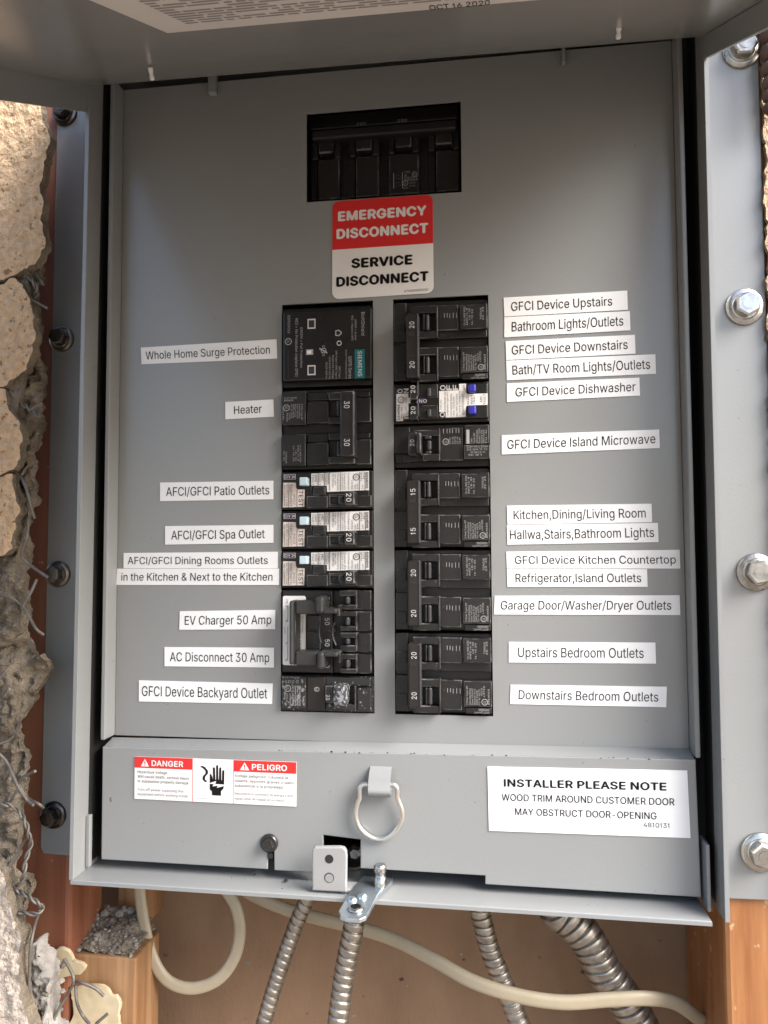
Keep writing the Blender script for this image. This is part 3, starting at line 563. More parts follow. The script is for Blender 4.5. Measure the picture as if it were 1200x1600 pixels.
# dead front: tray with a recessed plate, its raised rim and the three openings
X0, X1, X2, X3 = -.647, -.063, .063, .649; ZT, ZB = 1.27, -1.275
MX0, MX1, MZ0, MZ1 = -.488, .494, 2.505, 1.923
df = MB(); TH = .014
PL, PR, PB, PT = -1.725, 1.757, -1.448, 2.768
xs = [PL, X0, MX0, X1, X2, MX1, X3, PR]; zs = [PB, ZB, ZT, MZ1, MZ0, PT]
def hole(x, z): return (X0 < x < X1 and ZB < z < ZT) or (X2 < x < X3 and ZB < z < ZT) or (MX0 < x < MX1 and MZ1 < z < MZ0)
bm = bmesh.new(); gv = {}
def gvert(i, j):
    if (i, j) not in gv: gv[i, j] = bm.verts.new((xs[i], 0, zs[j]))
    return gv[i, j]
fl_ = []
for i in range(len(xs) - 1):
    for j in range(len(zs) - 1):
        if not hole((xs[i] + xs[i + 1]) / 2, (zs[j] + zs[j + 1]) / 2): fl_.append(bm.faces.new((gvert(i, j), gvert(i + 1, j), gvert(i + 1, j + 1), gvert(i, j + 1))))
r_ = bmesh.ops.extrude_face_region(bm, geom=fl_)
bmesh.ops.translate(bm, vec=(0, TH, 0), verts=[e for e in r_['geom'] if isinstance(e, bmesh.types.BMVert)])
bmesh.ops.delete(bm, geom=[], context='FACES')
for f in fl_:
    if f.is_valid: pass
bm2 = bmesh.new()
me_t = bpy.data.meshes.new('t'); bm.to_mesh(me_t); bm.free(); bm2.from_mesh(me_t); bpy.data.meshes.remove(me_t)
# put the missing front faces back
vmap = {(round(v.co.x, 4), round(v.co.y, 4), round(v.co.z, 4)): v for v in bm2.verts}
bm2.normal_update()
df.bm(bm2, GRAY); bm2.free()
fr = [(xs[i], xs[i + 1], zs[j], zs[j + 1]) for i in range(len(xs) - 1) for j in range(len(zs) - 1) if not hole((xs[i] + xs[i + 1]) / 2, (zs[j] + zs[j + 1]) / 2)]
# rim walls: left, right, and bottom step; with rounded front bead
for xa, s_ in ((PL, -1), (PR, 1)):
    df.box(xa + s_ * .003, xa + s_ * .018, -.13, .012, PB - .0, PT, GRAY, .006)
    df.box(xa + s_ * .004, xa + s_ * .03, -.131, -.118, PB - .0, PT, GRAY, .005)
for u, v, du in ((333, 132, 10), (880, 84, 4)):
    p = at(u, v, -.02); df.box(p.x - .0026 * du, p.x + .0026 * du, -.05, -.004, p.z - .07, p.z + .06, GRAY, .006)
front = df.build('dead_front_cover', panel)

LY = -.13
lc = MB()
outline = [(160, 1167), (1087, 1187), (1096, 1402.5), (758, 1382), (758, 1368.5), (563, 1357), (563, 1312), (505, 1305), (505, 1364), (428.5, 1360), (428, 1330), (418, 1329), (418, 1358.5), (158, 1343)]
lc.poly([at(u, v, LY) for u, v in outline], (0, .014, 0), GRAY, .006)
tl, tr = at(160, 1167, LY), at(1087, 1187, LY)
lc.poly([tl + Vector((0, .004, -.004)), tr + Vector((0, .004, -.004)), Vector((tr.x, -.001, tr.z + .03)), Vector((tl.x, -.001, tl.z + .03))], (0, 0, -.014), GRAY, .003)
random.seed(21)
for k in range(34):
    t = random.choice((random.uniform(.30, .58), random.uniform(.30, .95))); c = tl.lerp(tr, t) + Vector((0, .0, random.uniform(-.004, .004))); r0 = random.uniform(.003, .009)
    lc.add([c + Vector((r0 * random.uniform(.6, 1.3) * math.cos(a), -.0012 - .001 * (k % 3), .6 * r0 * random.uniform(.6, 1.2) * math.sin(a))) for a in [q_ * math.pi / 3 for q_ in range(6)]], [list(range(6))], DARK if k % 3 else PRINT)
lower = lc.build('lower_cover', panel)

# ring pull on the lower cover
def rp(x, y, Y): return at(480 + x / 5.93, 1180 + y / 5.93, Y)
m_ = MB(); ring = [(585, 272), (540, 268), (508, 278), (488, 305), (488, 345), (486, 400), (466, 450), (452, 520), (455, 580), (478, 655), (520, 710), (575, 752), (640, 776), (705, 778), (765, 752), (815, 705), (860, 640), (882, 570), (876, 500), (852, 435), (836, 385), (836, 330), (826, 295), (805, 277), (770, 270)]
ring = [at(480 + x / 5.93, 1180 + y / 5.93, LY - .06 + .035 * max(0, (y - 300) / 480)) for x, y in ring]
m_.tube(catmull(ring, 5), .0135, RINGM, 12); m_.build('ring_pull', lower)
m_ = MB(); a0 = rp(585, 100, LY); a1 = rp(785, 100, LY); bz = rp(690, 345, LY).z
prof = [(-.0, a0.z + .0), (-.03, a0.z - .015), (-.075, a0.z - .06), (-.092, a0.z - .11), (-.095, bz + .04), (-.085, bz + .01), (-.06, bz - .008), (-.02, bz + .0), (-.003, bz + .03)]
vs = []; 
for dy, z in prof: vs += [Vector((a0.x, LY + dy, z)), Vector((a1.x, LY + dy, z))]
n = len(prof); m_.add(vs, [[2 * i, 2 * i + 1, 2 * i + 3, 2 * i + 2] for i in range(n - 1)], GRAY, True)
vs2 = [v + Vector((0, .012, 0)) for v in vs]; m_.add(vs2, [[2 * i, 2 * i + 2, 2 * i + 3, 2 * i + 1] for i in range(n - 2)], GRAY, True)
for k in (0, 1): m_.add([v for i in range(n - 1) for v in (vs[2 * i + k], vs2[2 * i + k])], [[2 * i, 2 * i + 1, 2 * i + 3, 2 * i + 2] for i in range(n - 2)], GRAY)
m_.build('ring_tab', lower)
# slotted screw
c = at(421, 1317, LY - .002); m_ = MB()
m_.lathe(c, (0, -1, 0), [(.054, 0), (.054, .012), (.045, .02)], mat('black_oxide', (0.02, 0.019, 0.018), 0.28, var=.3, vscale=200), 24); m_.lathe(c + Vector((0, -.02, 0)), (.0, -1, 0), [(.040, 0), (.038, .022), (.032, .028)], MATS['black_oxide'], sides=6)
m_.poly([c + Vector((x * .8 - z * .5, -.0485, x * .5 + z * .8)) for x, z in ((-.006, -.034), (.006, -.034), (.006, .034), (-.006, .034))], (0, .0005, 0), DARK)
m_.build('screw', lower)
m_ = MB(); m_.lathe(at(422, 1337, LY - .0045), (0, -1, 0), [(.017, 0), (.017, .002)], DARK, 16); m_.build('screw_slot', lower)
m_ = MB(); c = at(545, 1335, .2)
m_.box(c.x - .12, c.x + .16, .25, .4, c.z - .1, c.z + .02, DSTEEL, .01); m_.lathe(at(556, 1330, .12), (0, -1, 0), [(.05, 0), (.05, .03), (.03, .05)], STEEL, sides=6)
m_.build('inner_latch', panel)

# hasp bracket and zinc latch plate on the sill
HY = -.27
def hz(x, y, Y=HY): return at(480 + x / 5.93, 1180 + y / 5.93, Y)
m_ = MB(); pts = [hz(46, 1255)]
for x, y in ((44, 900), (50, 872), (72, 855), (300, 853), (340, 862), (360, 892), (366, 940)): pts.append(hz(x, y))
pts.append(hz(362, 1272)); m_.poly(pts[::-1], (0, .03, 0), mat('light_grey_enamel', (0.275, 0.272, 0.265), .35, var=.03), .008)
a = hz(362, 1250); m_.box(a.x - .04, a.x + .055, HY + .02, HY + .13, SL.z - .012, SL.z + .012, MATS['light_grey_enamel'], .008)
hb = m_.build('padlock_hasp', panel)
m_ = MB(); m_.lathe(hz(204, 962, HY - .0005), (0, -1, 0), [(.0245, 0), (.0245, .001)], DARK, 20); m_.build('hasp_hole', hb)
m_ = MB(); m_.lathe(hz(204, 1135, HY - .0005), (0, -1, 0), [(.0285, 0), (.0285, .0008)], NIB, 20); m_.lathe(hz(204, 1139, HY - .0015), (0, -1, 0), [(.0235, 0), (.0235, .0005)], GRAY, 20); m_.build('hasp_hole', hb)
def onZ(u, v, Z):
    d = M @ Vector(((u - 600) / 1200, (v - 800) / 1200, 1.0)); return CAM + d * ((Z - CAM.z) / d.z)
ZS = -2.205
zp = [(529, 1423), (532, 1431), (540, 1434), (562, 1436), (572, 1432), (577, 1424), (592, 1396), (613, 1376), (614, 1371), (600, 1369.5), (568, 1368), (553, 1384), (545, 1396)]
m_ = MB(); m_.poly([onZ(u, v, ZS) for u, v in zp], (0, 0, -.02), ZINC, .005)
lp = m_.build('latch_plate', panel)
m_ = MB(); c = onZ(594, 1384, ZS); m_.lathe(c + Vector((0, 0, .001)), (0, 0, 1), [(.036, 0), (.036, .05), (.03, .055), (.03, .075), (.036, .08), (.036, .11), (.03, .118)], STEEL, 20); m_.build('latch_pin', lp)
m_ = MB(); c = onZ(556, 1420, ZS + .003); m_.lathe(c, (0, 0, 1), [(.045, 0), (.045, .004), (.035, .012), (.03, .012)], STEEL, 20)
m_.lathe(c + Vector((0, 0, .0125)), (0, 0, 1), [(.027, 0), (.027, .0015)], DSTEEL, 20)
for (u, v) in ((566, 1402), (550, 1407)):
    bm = bmesh.new(); bmesh.ops.create_icosphere(bm, subdivisions=2, radius=.03); c2 = onZ(u, v, ZS)
    for vv in bm.verts: vv.co.z *= .8; vv.co += c2
    m_.bm(bm, ZINC, True); bm.free()
m_.build('latch_dimple', lp)

# door, hinged along the top and lifted towards the viewer
d0, d1 = at(150, 133, -.3), at(1090, 57, -.3)
def zh(x): return d0.z + (d1.z - d0.z) * (x - d0.x) / (d1.x - d0.x)
DV = Vector((0, -.8908, -.4544)); DN = Vector((0, .4544, -.8908)); DL = 4.75
def dp(x, s, n=0.0): return Vector((x, -.3, zh(x))) + DV * s + DN * n
DX0, DX1 = -1.835, 1.872
m_ = MB(); m_.poly([dp(DX0, -.02), dp(DX1, -.02), dp(DX1, DL), dp(DX0, DL)], DN * -.025, GRAY)
for xa, xb, hl in ((DX0 - .002, DX0 + .02, .15), (DX1 - .02, DX1 + .002, .12)):
    P = [dp(xa, .0, .001), dp(xa, DL, .001), dp(xa, DL, hl), dp(xa, .0, hl)]; m_.poly(P, (xb - xa, 0, 0), GRAY, .005)
m_.poly([dp(DX0 + .02, DL - .02, .001), dp(DX1 - .02, DL - .02, .001), dp(DX1 - .02, DL - .02, .15), dp(DX0 + .02, DL - .02, .15)], DV * .02, GRAY)
door = m_.build('door', panel)
PEGS = []
for u, v in ((235, 106), (967, 40)):
    PEGS.append((u, v))
# instruction sheet glued inside the door
def onDoor(u, v):
    d = M @ Vector(((u - 600) / 1200, (v - 800) / 1200, 1.0)); o = dp(0, 0); return CAM + d * ((o - CAM).dot(DN) / d.dot(DN))
for u, v in PEGS:
    p = onDoor(u, v); m_ = MB(); m_.lathe(p, DN, [(.013, 0), (.013, .02), (.010, .026), (.010, .034), (.013, .04), (.013, .056), (.008, .06)], PAPER, 12); m_.build('door_peg', door)
cs = onDoor(262, 52); ce = onDoor(700, 8); s0 = (cs - dp(cs.x, 0)).dot(DV)
xl, xr = cs.x, 1.35
m_ = MB(); m_.poly([dp(xl, s0, .006), dp(xr, s0, .006), dp(xr, s0 + 3.4, .006), dp(xl, s0 + 3.4, .006)], DN * -.005, SHEET)
ci = onDoor(291, 37); si = (ci - dp(ci.x, 0)).dot(DV)
random.seed(3); xx = ci.x
for k in range(60):
    s_ = si + .045 * k; x = xx
    while x < .55:
        wd = random.uniform(.03, .13)
        m_.add([dp(x, s_, .0065), dp(x + wd, s_, .0065), dp(x + wd, s_ + .026, .0065), dp(x, s_ + .026, .0065)], [(0, 1, 2, 3)], SHEETG); x += wd + random.uniform(.008, .02)
        if random.random() < .06: x += random.uniform(.05, .2)
O = onDoor(672, 11); E_ = onDoor(765, 4.0); so = (O - dp(O.x, 0)).dot(DV) 
m_.text('OCT 16 2020', dp(O.x, so, .0066), dp(E_.x, so) - dp(O.x, so), DV * .10, INK, .16)
m_.build('instruction_sheet', door)

# ------------------------------------------------------------------ stickers and tape labels
def tape(text, tl, tr, br, bl, x0, x1):
    q = Quad(tl, tr, br, bl, 0, .004); m_ = MB(); q.base(m_, TAPE)
    L, R_ = (tl[0] + bl[0]) / 2, (tr[0] + br[0]) / 2
    q.text(m_, text, (x0 - L) / (R_ - L), (x1 - L) / (R_ - L), .265, .735, INK, .138, .12)
    m_.build('tape_label', front, 'white tape label reading ' + text)
tape('Whole Home Surge Protection', (220, 543), (432, 530), (433, 560), (221, 569), 228, 422)
tape('Heater', (352, 628), (427, 624), (428, 651), (352, 655), 366, 409)
tape('AFCI/GFCI Patio Outlets', (250, 754), (427, 751), (427, 780), (250, 783), 260, 421)
tape('AFCI/GFCI Spa Outlet', (258, 822), (427, 820), (427, 848), (258, 851), 268, 414)
tape('AFCI/GFCI Dining Rooms Outlets', (193, 864), (434, 862), (434, 888), (193, 888), 200, 419)
tape('in the Kitchen & Next to the Kitchen', (183, 888.6), (436, 888.4), (436, 914), (182, 914), 190, 426)
tape('EV Charger 50 Amp', (281, 955), (430, 953), (430, 983), (280, 984), 289, 424)
tape('AC Disconnect 30 Amp', (257, 1011), (428, 1012), (428, 1043), (257, 1041), 266, 421)
tape('GFCI Device Backyard Outlet', (217, 1063), (426, 1068), (425, 1100), (217, 1096), 222, 418)
tape('GFCI Device Upstairs', (787, 465), (980, 454), (981, 484), (788, 494.5), 799, 957)
tape('Bathroom Lights/Outlets', (788, 495.5), (984, 486), (985, 516), (788, 527), 800, 974)
tape('GFCI Device Downstairs', (790, 533), (992, 523), (993, 552.5), (791, 562.5), 800, 981)
tape('Bath/TV Room Lights/Outlets', (791, 563.5), (1024, 553.5), (1025, 584), (792, 594), 801, 1016)
tape('GFCI Device Dishwasher', (792, 599), (999, 590), (1000, 618), (792, 628), 806, 993)
tape('GFCI Device Island Microwave', (784, 680), (1030, 671), (1031, 700), (784, 710), 793, 1024)
tape('Kitchen,Dining/Living Room', (792, 790), (1018, 787), (1019, 816), (793, 819.5), 803, 1009)
tape('Hallwa,Stairs,Bathroom Lights', (792, 820.3), (1028, 817), (1029, 847), (793, 851), 797, 1022)
tape('GFCI Device Kitchen Countertop', (791, 862), (1062, 859), (1063, 888.4), (792, 888), 805, 1056)
tape('Refrigerator,Island Outlets', (792, 888.8), (1011, 889.2), (1012, 917), (793, 917), 806, 1002)
tape('Garage Door/Washer/Dryer Outlets', (773, 931), (1062, 930), (1063, 961), (772, 960), 783, 1049)
tape('Upstairs Bedroom Outlets', (795, 1003), (1024, 1004), (1025, 1037), (795, 1035), 810, 1006)
tape('Downstairs Bedroom Outlets', (798, 1070), (1042, 1073), (1041, 1105), (797, 1100), 811, 1029)

q = Quad((519.6, 315), (676.3, 303.7), (677.5, 457.5), (518.8, 467.5), 0, .005); m_ = MB(); q.base(m_, PAPER, .045)
ru, rv = .045 / (q.c[1] - q.c[0]).length, .045 / (q.c[3] - q.c[0]).length
uv = [(0, .498), (1, .498)]
for cu, cv, a0 in ((1 - ru, rv, 0), (ru, rv, -90)):
    for k in range(7): a = math.radians(a0 - 15 * k); uv.append((cu + ru * math.cos(a), cv + rv * math.sin(a)))
q.shape(m_, uv[::-1], RED, .0006)
for t_, u0, u1, vt, vb, mt in (('EMERGENCY', .065, .93, .108, .21, PAPER), ('DISCONNECT', .05, .945, .288, .392, PAPER), ('SERVICE', .2, .79, .60, .70, INK), ('DISCONNECT', .05, .945, .778, .88, INK)):
    q.text(m_, t_, u0, u1, vt, vb, mt, .31, .1)
q.text(m_, '474000350101', .713, .947, .952, .976, INK, .13)
m_.build('disconnect_sticker', front, 'red and white sticker reading EMERGENCY DISCONNECT SERVICE DISCONNECT')

q = Quad((210.5, 1182), (463, 1191), (462.5, 1260.3), (210, 1248), LY, .005); m_ = MB(); q.base(m_, PAPER)
q.rect(m_, .0, .366, 0, .262, RED); q.rect(m_, .618, 1, 0, .262, RED); q.rect(m_, .3655, .369, .262, 1, RED); q.rect(m_, .617, .620, .262, 1, RED)
for u0, u1, body, w0, w1, ex in ((.04, .092, 'DANGER', .109, .306, .05), (.658, .716, 'PELIGRO', .733, .943, .05)):
    q.shape(m_, [(u0, .225), (u1, .225), ((u0 + u1) / 2, .045)], PAPER, .0012)
    mid = (u0 + u1) / 2; q.rect(m_, mid - .0035, mid + .0035, .10, .165, RED, .002); q.rect(m_, mid - .0035, mid + .0035, .18, .205, RED, .002)
    q.text(m_, body, w0, w1, .072, .208, PAPER, .22, .06)
for t_, u0, u1, vb in (('Hazardous Voltage.', .02, .213, .388), ('Will cause death, serious injury', .02, .344, .497), ('or substantial property damage.', .02, .346, .605)): q.text(m_, t_, u0, u1, vb - .066, vb, INK, .13, .2)
for t_, u0, u1, vb in (('Turn off power supplying this', .02, .31, .80), ('equipment before working inside.', .02, .342, .91)): q.text(m_, t_, u0, u1, vb - .062, vb, INKG, .09)
for t_, u0, u1, vb in (('Voltaje peligroso. Causará la', .628, .95, .388), ('muerte, lesiones graves o daño', .628, .985, .50), ('substancial a la propiedad.', .628, .925, .612)): q.text(m_, t_, u0, u1, vb - .066, vb, INK, .13, .2)
for t_, u0, u1, vb in (('Desconecte el suministro de energía a este', .628, .982, .79), ('equipo antes de trabajar en su interior.', .628, .935, .905)): q.text(m_, t_, u0, u1, vb - .06, vb, INKG, .08)
q.text(m_, '487204 Rev. A', .392, .468, .90, .925, INKG, .12)
def hq(x, y): # zoomed sticker picture -> uv
    u = (x - 44) / 1082; return (u, (y - (52 + 38 * u)) / (283 + 14 * u))
hand = [(572, 312), (570, 285), (556, 272), (556, 170), (563, 168), (572, 185), (578, 208), (576, 130), (582, 122), (590, 130), (593, 208), (598, 206), (598, 115), (604, 108), (611, 115), (613, 206), (617, 207), (619, 130), (625, 123), (632, 130), (633, 210), (637, 212), (639, 150), (646, 142), (653, 150), (652, 240), (648, 268), (632, 285), (632, 315)]
q.shape(m_, [hq(*p) for p in hand], INK, .001)
q.shape(m_, [hq(*p) for p in ((548, 232), (600, 216), (592, 236), (654, 240), (652, 249), (604, 262), (610, 247), (575, 252), (584, 238))], PAPER, .002)
pl_ = ribbon([hq(*p) for p in ((497, 118), (515, 125), (535, 148), (536, 165), (518, 185), (515, 205), (532, 222))], .0075)
m_.add([q.p(p[0].x if 0 else p[0].x, p[0].y + (p[0].y - (p[0].y + p[1].y) / 2) * 2.2, .001) if k == 0 else q.p(p[1].x, p[1].y + (p[1].y - (p[0].y + p[1].y) / 2) * 2.2, .001) for p in pl_ for k in (0, 1)], [[2 * i, 2 * i + 2, 2 * i + 3, 2 * i + 1] for i in range(len(pl_) - 1)], INK)
m_.build('danger_sticker', lower, 'white sticker with red DANGER and PELIGRO headers and a black hand symbol')

q = Quad((761.7, 1198), (1073.8, 1204), (1079, 1309.6), (764, 1298), LY, .005); m_ = MB(); q.base(m_, TAPE)
q.text(m_, 'INSTALLER PLEASE NOTE', .085, .893, .183, .305, INK, .24, .09)
q.text(m_, 'WOOD TRIM AROUND CUSTOMER DOOR', .07, .93, .415, .522, INK, .155, .12)
q.text(m_, 'MAY OBSTRUCT DOOR-OPENING', .137, .84, .633, .738, INK, .155, .12)
q.text(m_, '4810131', .775, .9, .79, .86, INK, .13, .12)
m_.build('installer_sticker', lower, 'white sticker reading INSTALLER PLEASE NOTE')

# ------------------------------------------------------------------ circuit breakers
class Brk:
    def __init__(s, col, yt, yb, root, slope=None):
        s.x0, s.x1, cx = {'L': (X0, X1, 512), 'R': (X2, X3, 690), 'M': (MX0, MX1, 600)}[col]
        s.z0, s.z1 = at(cx, yt, 0).z, at(cx, yb, 0).z; s.root = root; s.col = col
    def P(s, a, t, Y):
        k = (Y - CAM.y) / -CAM.y; x = s.x0 + a * (s.x1 - s.x0); z = s.z0 + t * (s.z1 - s.z0)
        return Vector((CAM.x + (x - CAM.x) * k, Y, CAM.z + (z - CAM.z) * k))
    def box(s, m_, a0, a1, t0, t1, Y, Yb, mt=None, b=.006):
        p, q_ = s.P(a0, t0, Y), s.P(a1, t1, Y); m_.box(p.x, q_.x, Y, Yb, q_.z, p.z, mt or BLK, b); return m_
    def flat(s, m_, pts, Y, mt, th=.002):
        m_.poly([s.P(a, t, Y) for a, t in pts], (0, th, 0), mt); return m_
    def rect(s, m_, a0, a1, t0, t1, Y, mt): return s.flat(m_, [(a0, t0), (a0, t1), (a1, t1), (a1, t0)], Y, mt)
    def frame(s, m_, a0, a1, t0, t1, Y, mt, wa=.01, wt=.02):
        for r in ((a0, a1, t0, t0 + wt), (a0, a1, t1 - wt, t1), (a0, a0 + wa, t0 + wt, t1 - wt), (a1 - wa, a1, t0 + wt, t1 - wt)): s.rect(m_, *r, Y, mt)
    def text(s, m_, body, a0, a1, t0, t1, Y, mt=None, rot='', w=.13, gap=.2):
        Y -= .001; mt = mt or PRINT
        rot = rot or {'L': 'cw', 'R': 'ccw', 'M': 'n'}[s.col]
        tl, tr, bl, br = s.P(a0, t0, Y), s.P(a1, t0, Y), s.P(a0, t1, Y), s.P(a1, t1, Y)
        O, U, V = {'cw': (tl, bl - tl, tr - tl), 'ccw': (br, tr - br, bl - br), 'n': (bl, br - bl, tl - bl), 'ud': (tr, tl - tr, br - tr)}[rot]
        m_.text(body, O, U, V, mt, w, gap)
    def ul(s, m_, a, t, r, Y, mt=None, rot=''):
        c = s.P(a, t, Y - .001); mt = mt or PRINT
        rb = ribbon([(c.x + r * math.cos(k * math.pi / 10), c.z + r * math.sin(k * math.pi / 10)) for k in range(21)], r * .11)
        m_.add([Vector((p.x, Y - .001, p.y)) for pr_ in rb for p in pr_], [[2 * i, 2 * i + 1, 2 * i + 3, 2 * i + 2] for i in range(len(rb) - 1)], mt)
        da, dt = r * .5 / (s.x1 - s.x0), r * .5 / (s.z0 - s.z1)
        s.text(m_, 'UL', a - da, a + da, t - dt, t + dt, Y, mt, rot)

NUM = {}
def new_breaker(name, label, col, yt, yb, group=None):
    x = {'L': (X0 + X1) / 2, 'R': (X2 + X3) / 2, 'M': 0}[col]
    return thing(name, label, 'circuit breaker', (x, .1, at(600, yb, 0).z), group)

def body(B, t0=.015, t1=.985, Yf=.012, Yb=.62, a0=.004, a1=.996, mt=None):
    m_ = MB(); B.box(m_, a0, a1, t0, t1, Yf, Yb, mt, .008); return m_
GRP = 'circuit breakers in the two columns of the panel'

def two_pole_right(yt, yb, num, label):
    o = new_breaker('circuit_breaker', label, 'R', yt, yb, GRP); B = Brk('R', yt, yb, o); m_ = body(B, Yf=.02)
    sx = lambda z: (z - 112) / 1018; ty = lambda z: (z - 105) / 866
    for p0, p1 in ((120, 530), (565, 950)):                       # the two poles
        B.box(m_, .01, .14, ty(p0), ty(p1), .0, .05, BLK2); B.box(m_, sx(585), sx(812), ty(p0 + 45), ty(p1 - 25 if p0 > 300 else p1 - 95), -.02, .05, BLK2, .008)
        B.box(m_, .03, .125, ty(p0 + 200), ty(p0 + 320), -.006, .01, BLK2, .005)
        B.box(m_, sx(585), .985, ty(p0 + 40), ty(p1 - 5), -.004, .04, BLK, .006)
        for k, zx in enumerate((618, 660, 690, 718, 755, 790)):
            B.rect(m_, sx(zx), sx(zx + 5), ty(p0 + 132 + (6 if k in (0, 3) else 0)), ty(p0 + 178 + (8 if k > 2 else 0)), -.0225, PRINT if k else NIB)
    b_ = m_.build('breaker_body', o)
    for p0, (w0, w1), (f0, f1) in ((0, (243, 430), (160, 512)), (1, (690, 885), (604, 965))):
        m_ = MB(); Yt = -.05
        B.box(m_, sx(300), sx(590), ty(f0), ty(w0), Yt, .02, BLK2, .010); B.box(m_, sx(300), sx(590), ty(w1), ty(f1), Yt, .02, BLK2, .010)
        B.box(m_, sx(572), sx(592), ty(f0 + 4), ty(f1 - 4), Yt - .003, .02, BLK2, .006)
        B.rect(m_, sx(440), sx(575), ty(w0), ty(w1), .012, DARK)
        m_.build('switch_frame', o)
        m_ = MB(); B.box(m_, sx(430), sx(455), ty(w0 + 6), ty(w1 - 6), -.045, .01, NIB, .008); B.box(m_, sx(458), sx(502), ty(w0 + 6), ty(w1 - 6), -.055, .01, NIB, .010); m_.build('toggle', o)
    m_ = MB(); Yb_ = -.14
    B.box(m_, sx(250), sx(380), ty(230), ty(920), Yb_, -.02, BRN, .010)
    B.box(m_, sx(366), sx(384), ty(236), ty(914), Yb_ - .004, -.05, NIB, .005)  # paler strip paints the highlight on the bar's right edge
    for z0, z1 in ((440, 476), (686, 702)): B.rect(m_, sx(272), sx(340), ty(z0), ty(z1), Yb_ - .003, DARK)
    for z0, z1 in ((325, 395), (748, 820)): B.text(m_, num, sx(286), sx(340), ty(z0), ty(z1), Yb_ - .002, PRINTW, w=.15)
    m_.build('handle_tie', o)
    m_ = MB(); Yl = -.035
    B.box(m_, sx(830), sx(1118), ty(175), ty(430), Yl, .01, BLK2, .006); B.box(m_, sx(830), sx(1118), ty(620), ty(885), Yl, .01, BLK2, .006); B.box(m_, sx(845), sx(1115), ty(895), ty(960), Yl + .008, .01, BLK, .006)
    for zx, tx, z0, z1 in ((868, 'CU-AL WIRE SIZES', 195, 390), (894, 'AWG 14-8', 210, 390), (920, 'LB-IN', 215, 330), (948, '14-10 20', 225, 390), (1040, 'TORQUE', 210, 335), (1064, '20-25', 205, 340)):
        B.text(m_, tx, sx(zx), sx(zx + 18), ty(z0), ty(z1), Yl)
    for zx, tx, z0, z1 in ((855, '2 Pole Type QP', 672, 866), (885, 'Interrupting Rating', 695, 866), (910, 'Power 120/240V', 695, 866), (934, 'Maximum 10 kA', 700, 866), (958, 'SWD HACR', 715, 866), (980, 'CU-AL 60/75', 705, 866), (1005, 'ISSUE LW', 690, 770), (1030, 'LISTED', 670, 780), (1078, 'BREAKER', 700, 860)):
        B.text(m_, tx, sx(zx), sx(zx + 17), ty(z0), ty(z1), Yl)
    B.ul(m_, sx(1045), ty(835), .017, Yl)
    B.text(m_, 'HACR Type 40°C', sx(935), sx(1090), ty(936), ty(955), Yl + .008, rot='ud'); B.text(m_, 'SIEMENS', sx(980), sx(1090), ty(905), ty(928), Yl + .008, rot='ud', w=.17)
    m_.build('rating_plate', o)

two_pole_right(468, 596, '20', 'black two pole 20 amp breaker topmost in the right column')
two_pole_right(731, 857, '15', 'black two pole 15 amp breaker in the right column')
two_pole_right(857, 987, '20', 'black two pole 20 amp breaker just below the 15 amp one')
two_pole_right(987, 1116, '20', 'black two pole 20 amp breaker lowest in the right column')

# arc fault breaker with two blue buttons
o = new_breaker('circuit_breaker', 'two handled 20 amp breaker with two blue test buttons and white stickers', 'R', 597, 662, GRP); B = Brk('R', 597, 662, o)
sx = lambda z: (z - 100) / 988; ty = lambda z: (z - 50) / 440
m_ = body(B, Yf=.0); B.box(m_, .005, .99, .06, .9, -.02, .05, BLK, .01); m_.build('breaker_body', o)
m_ = MB(); Yl = -.024
B.flat(m_, [(sx(a), ty(t)) for a, t in ((130, 160), (130, 450), (200, 450), (200, 405), (255, 400), (255, 265), (275, 265), (275, 205), (255, 205), (255, 160))], Yl, PAPER)
B.flat(m_, [(sx(a), ty(t)) for a, t in ((575, 145), (575, 365), (640, 365), (640, 425), (845, 425), (848, 320), (860, 306), (1070, 305), (1070, 185), (865, 185), (852, 170), (852, 75), (780, 75), (780, 142))], Yl, PAPER)
for tx, z0, z1, t0, t1, w in (('SIEMENS', 140, 165, 275, 440, .2), ('HACR SWD', 176, 192, 300, 430, .13), ('40/75', 222, 236, 300, 340, .1), ('WIRE', 222, 238, 195, 255, .1)): B.text(m_, tx, sx(z0), sx(z1), ty(t0), ty(t1), Yl, INK, w=w)
B.ul(m_, sx(178), ty(225), .019, Yl, INK)
for tx, z0, z1, t0, t1 in (('TYPE QTA', 585, 602, 235, 345), ('Circuit Breaker and', 622, 642, 155, 355), ('Combination Type AFCI', 650, 668, 155, 418), ('Interrupting Rating', 686, 704, 180, 418), ('10kA 120/240V', 714, 732, 205, 418), ('Max RMS Sym 60Hz', 745, 763, 180, 418), ('2 1-Pole No Common Trip', 776, 792, 148, 418), ('Q240903D232', 806, 830, 185, 405), ('AA233', 858, 880, 200, 296)): B.text(m_, tx, sx(z0), sx(z1), ty(t0), ty(t1), Yl, INK, w=.11)
B.text(m_, 'TEST', sx(900), sx(940), ty(196), ty(294), Yl, INK, w=.12); B.text(m_, 'ARC', sx(992), sx(1016), ty(208), ty(278), Yl, INK, w=.12); B.text(m_, 'FAULT', sx(1026), sx(1050), ty(190), ty(295), Yl, INK, w=.12); B.text(m_, 'APC', sx(820), sx(842), ty(85), ty(135), Yl, INK, w=.12)
B.text(m_, 'O', sx(142), sx(196), ty(110), ty(152), -.021, PRINTW, w=.2); B.text(m_, 'N', sx(207), sx(258), ty(108), ty(152), -.021, PRINTW, w=.2)
for ch, z in (('O', 585), ('F', 650), ('F', 715)): B.text(m_, ch, sx(z), sx(z + 56), ty(86), ty(136), -.021, PRINTW, w=.2)
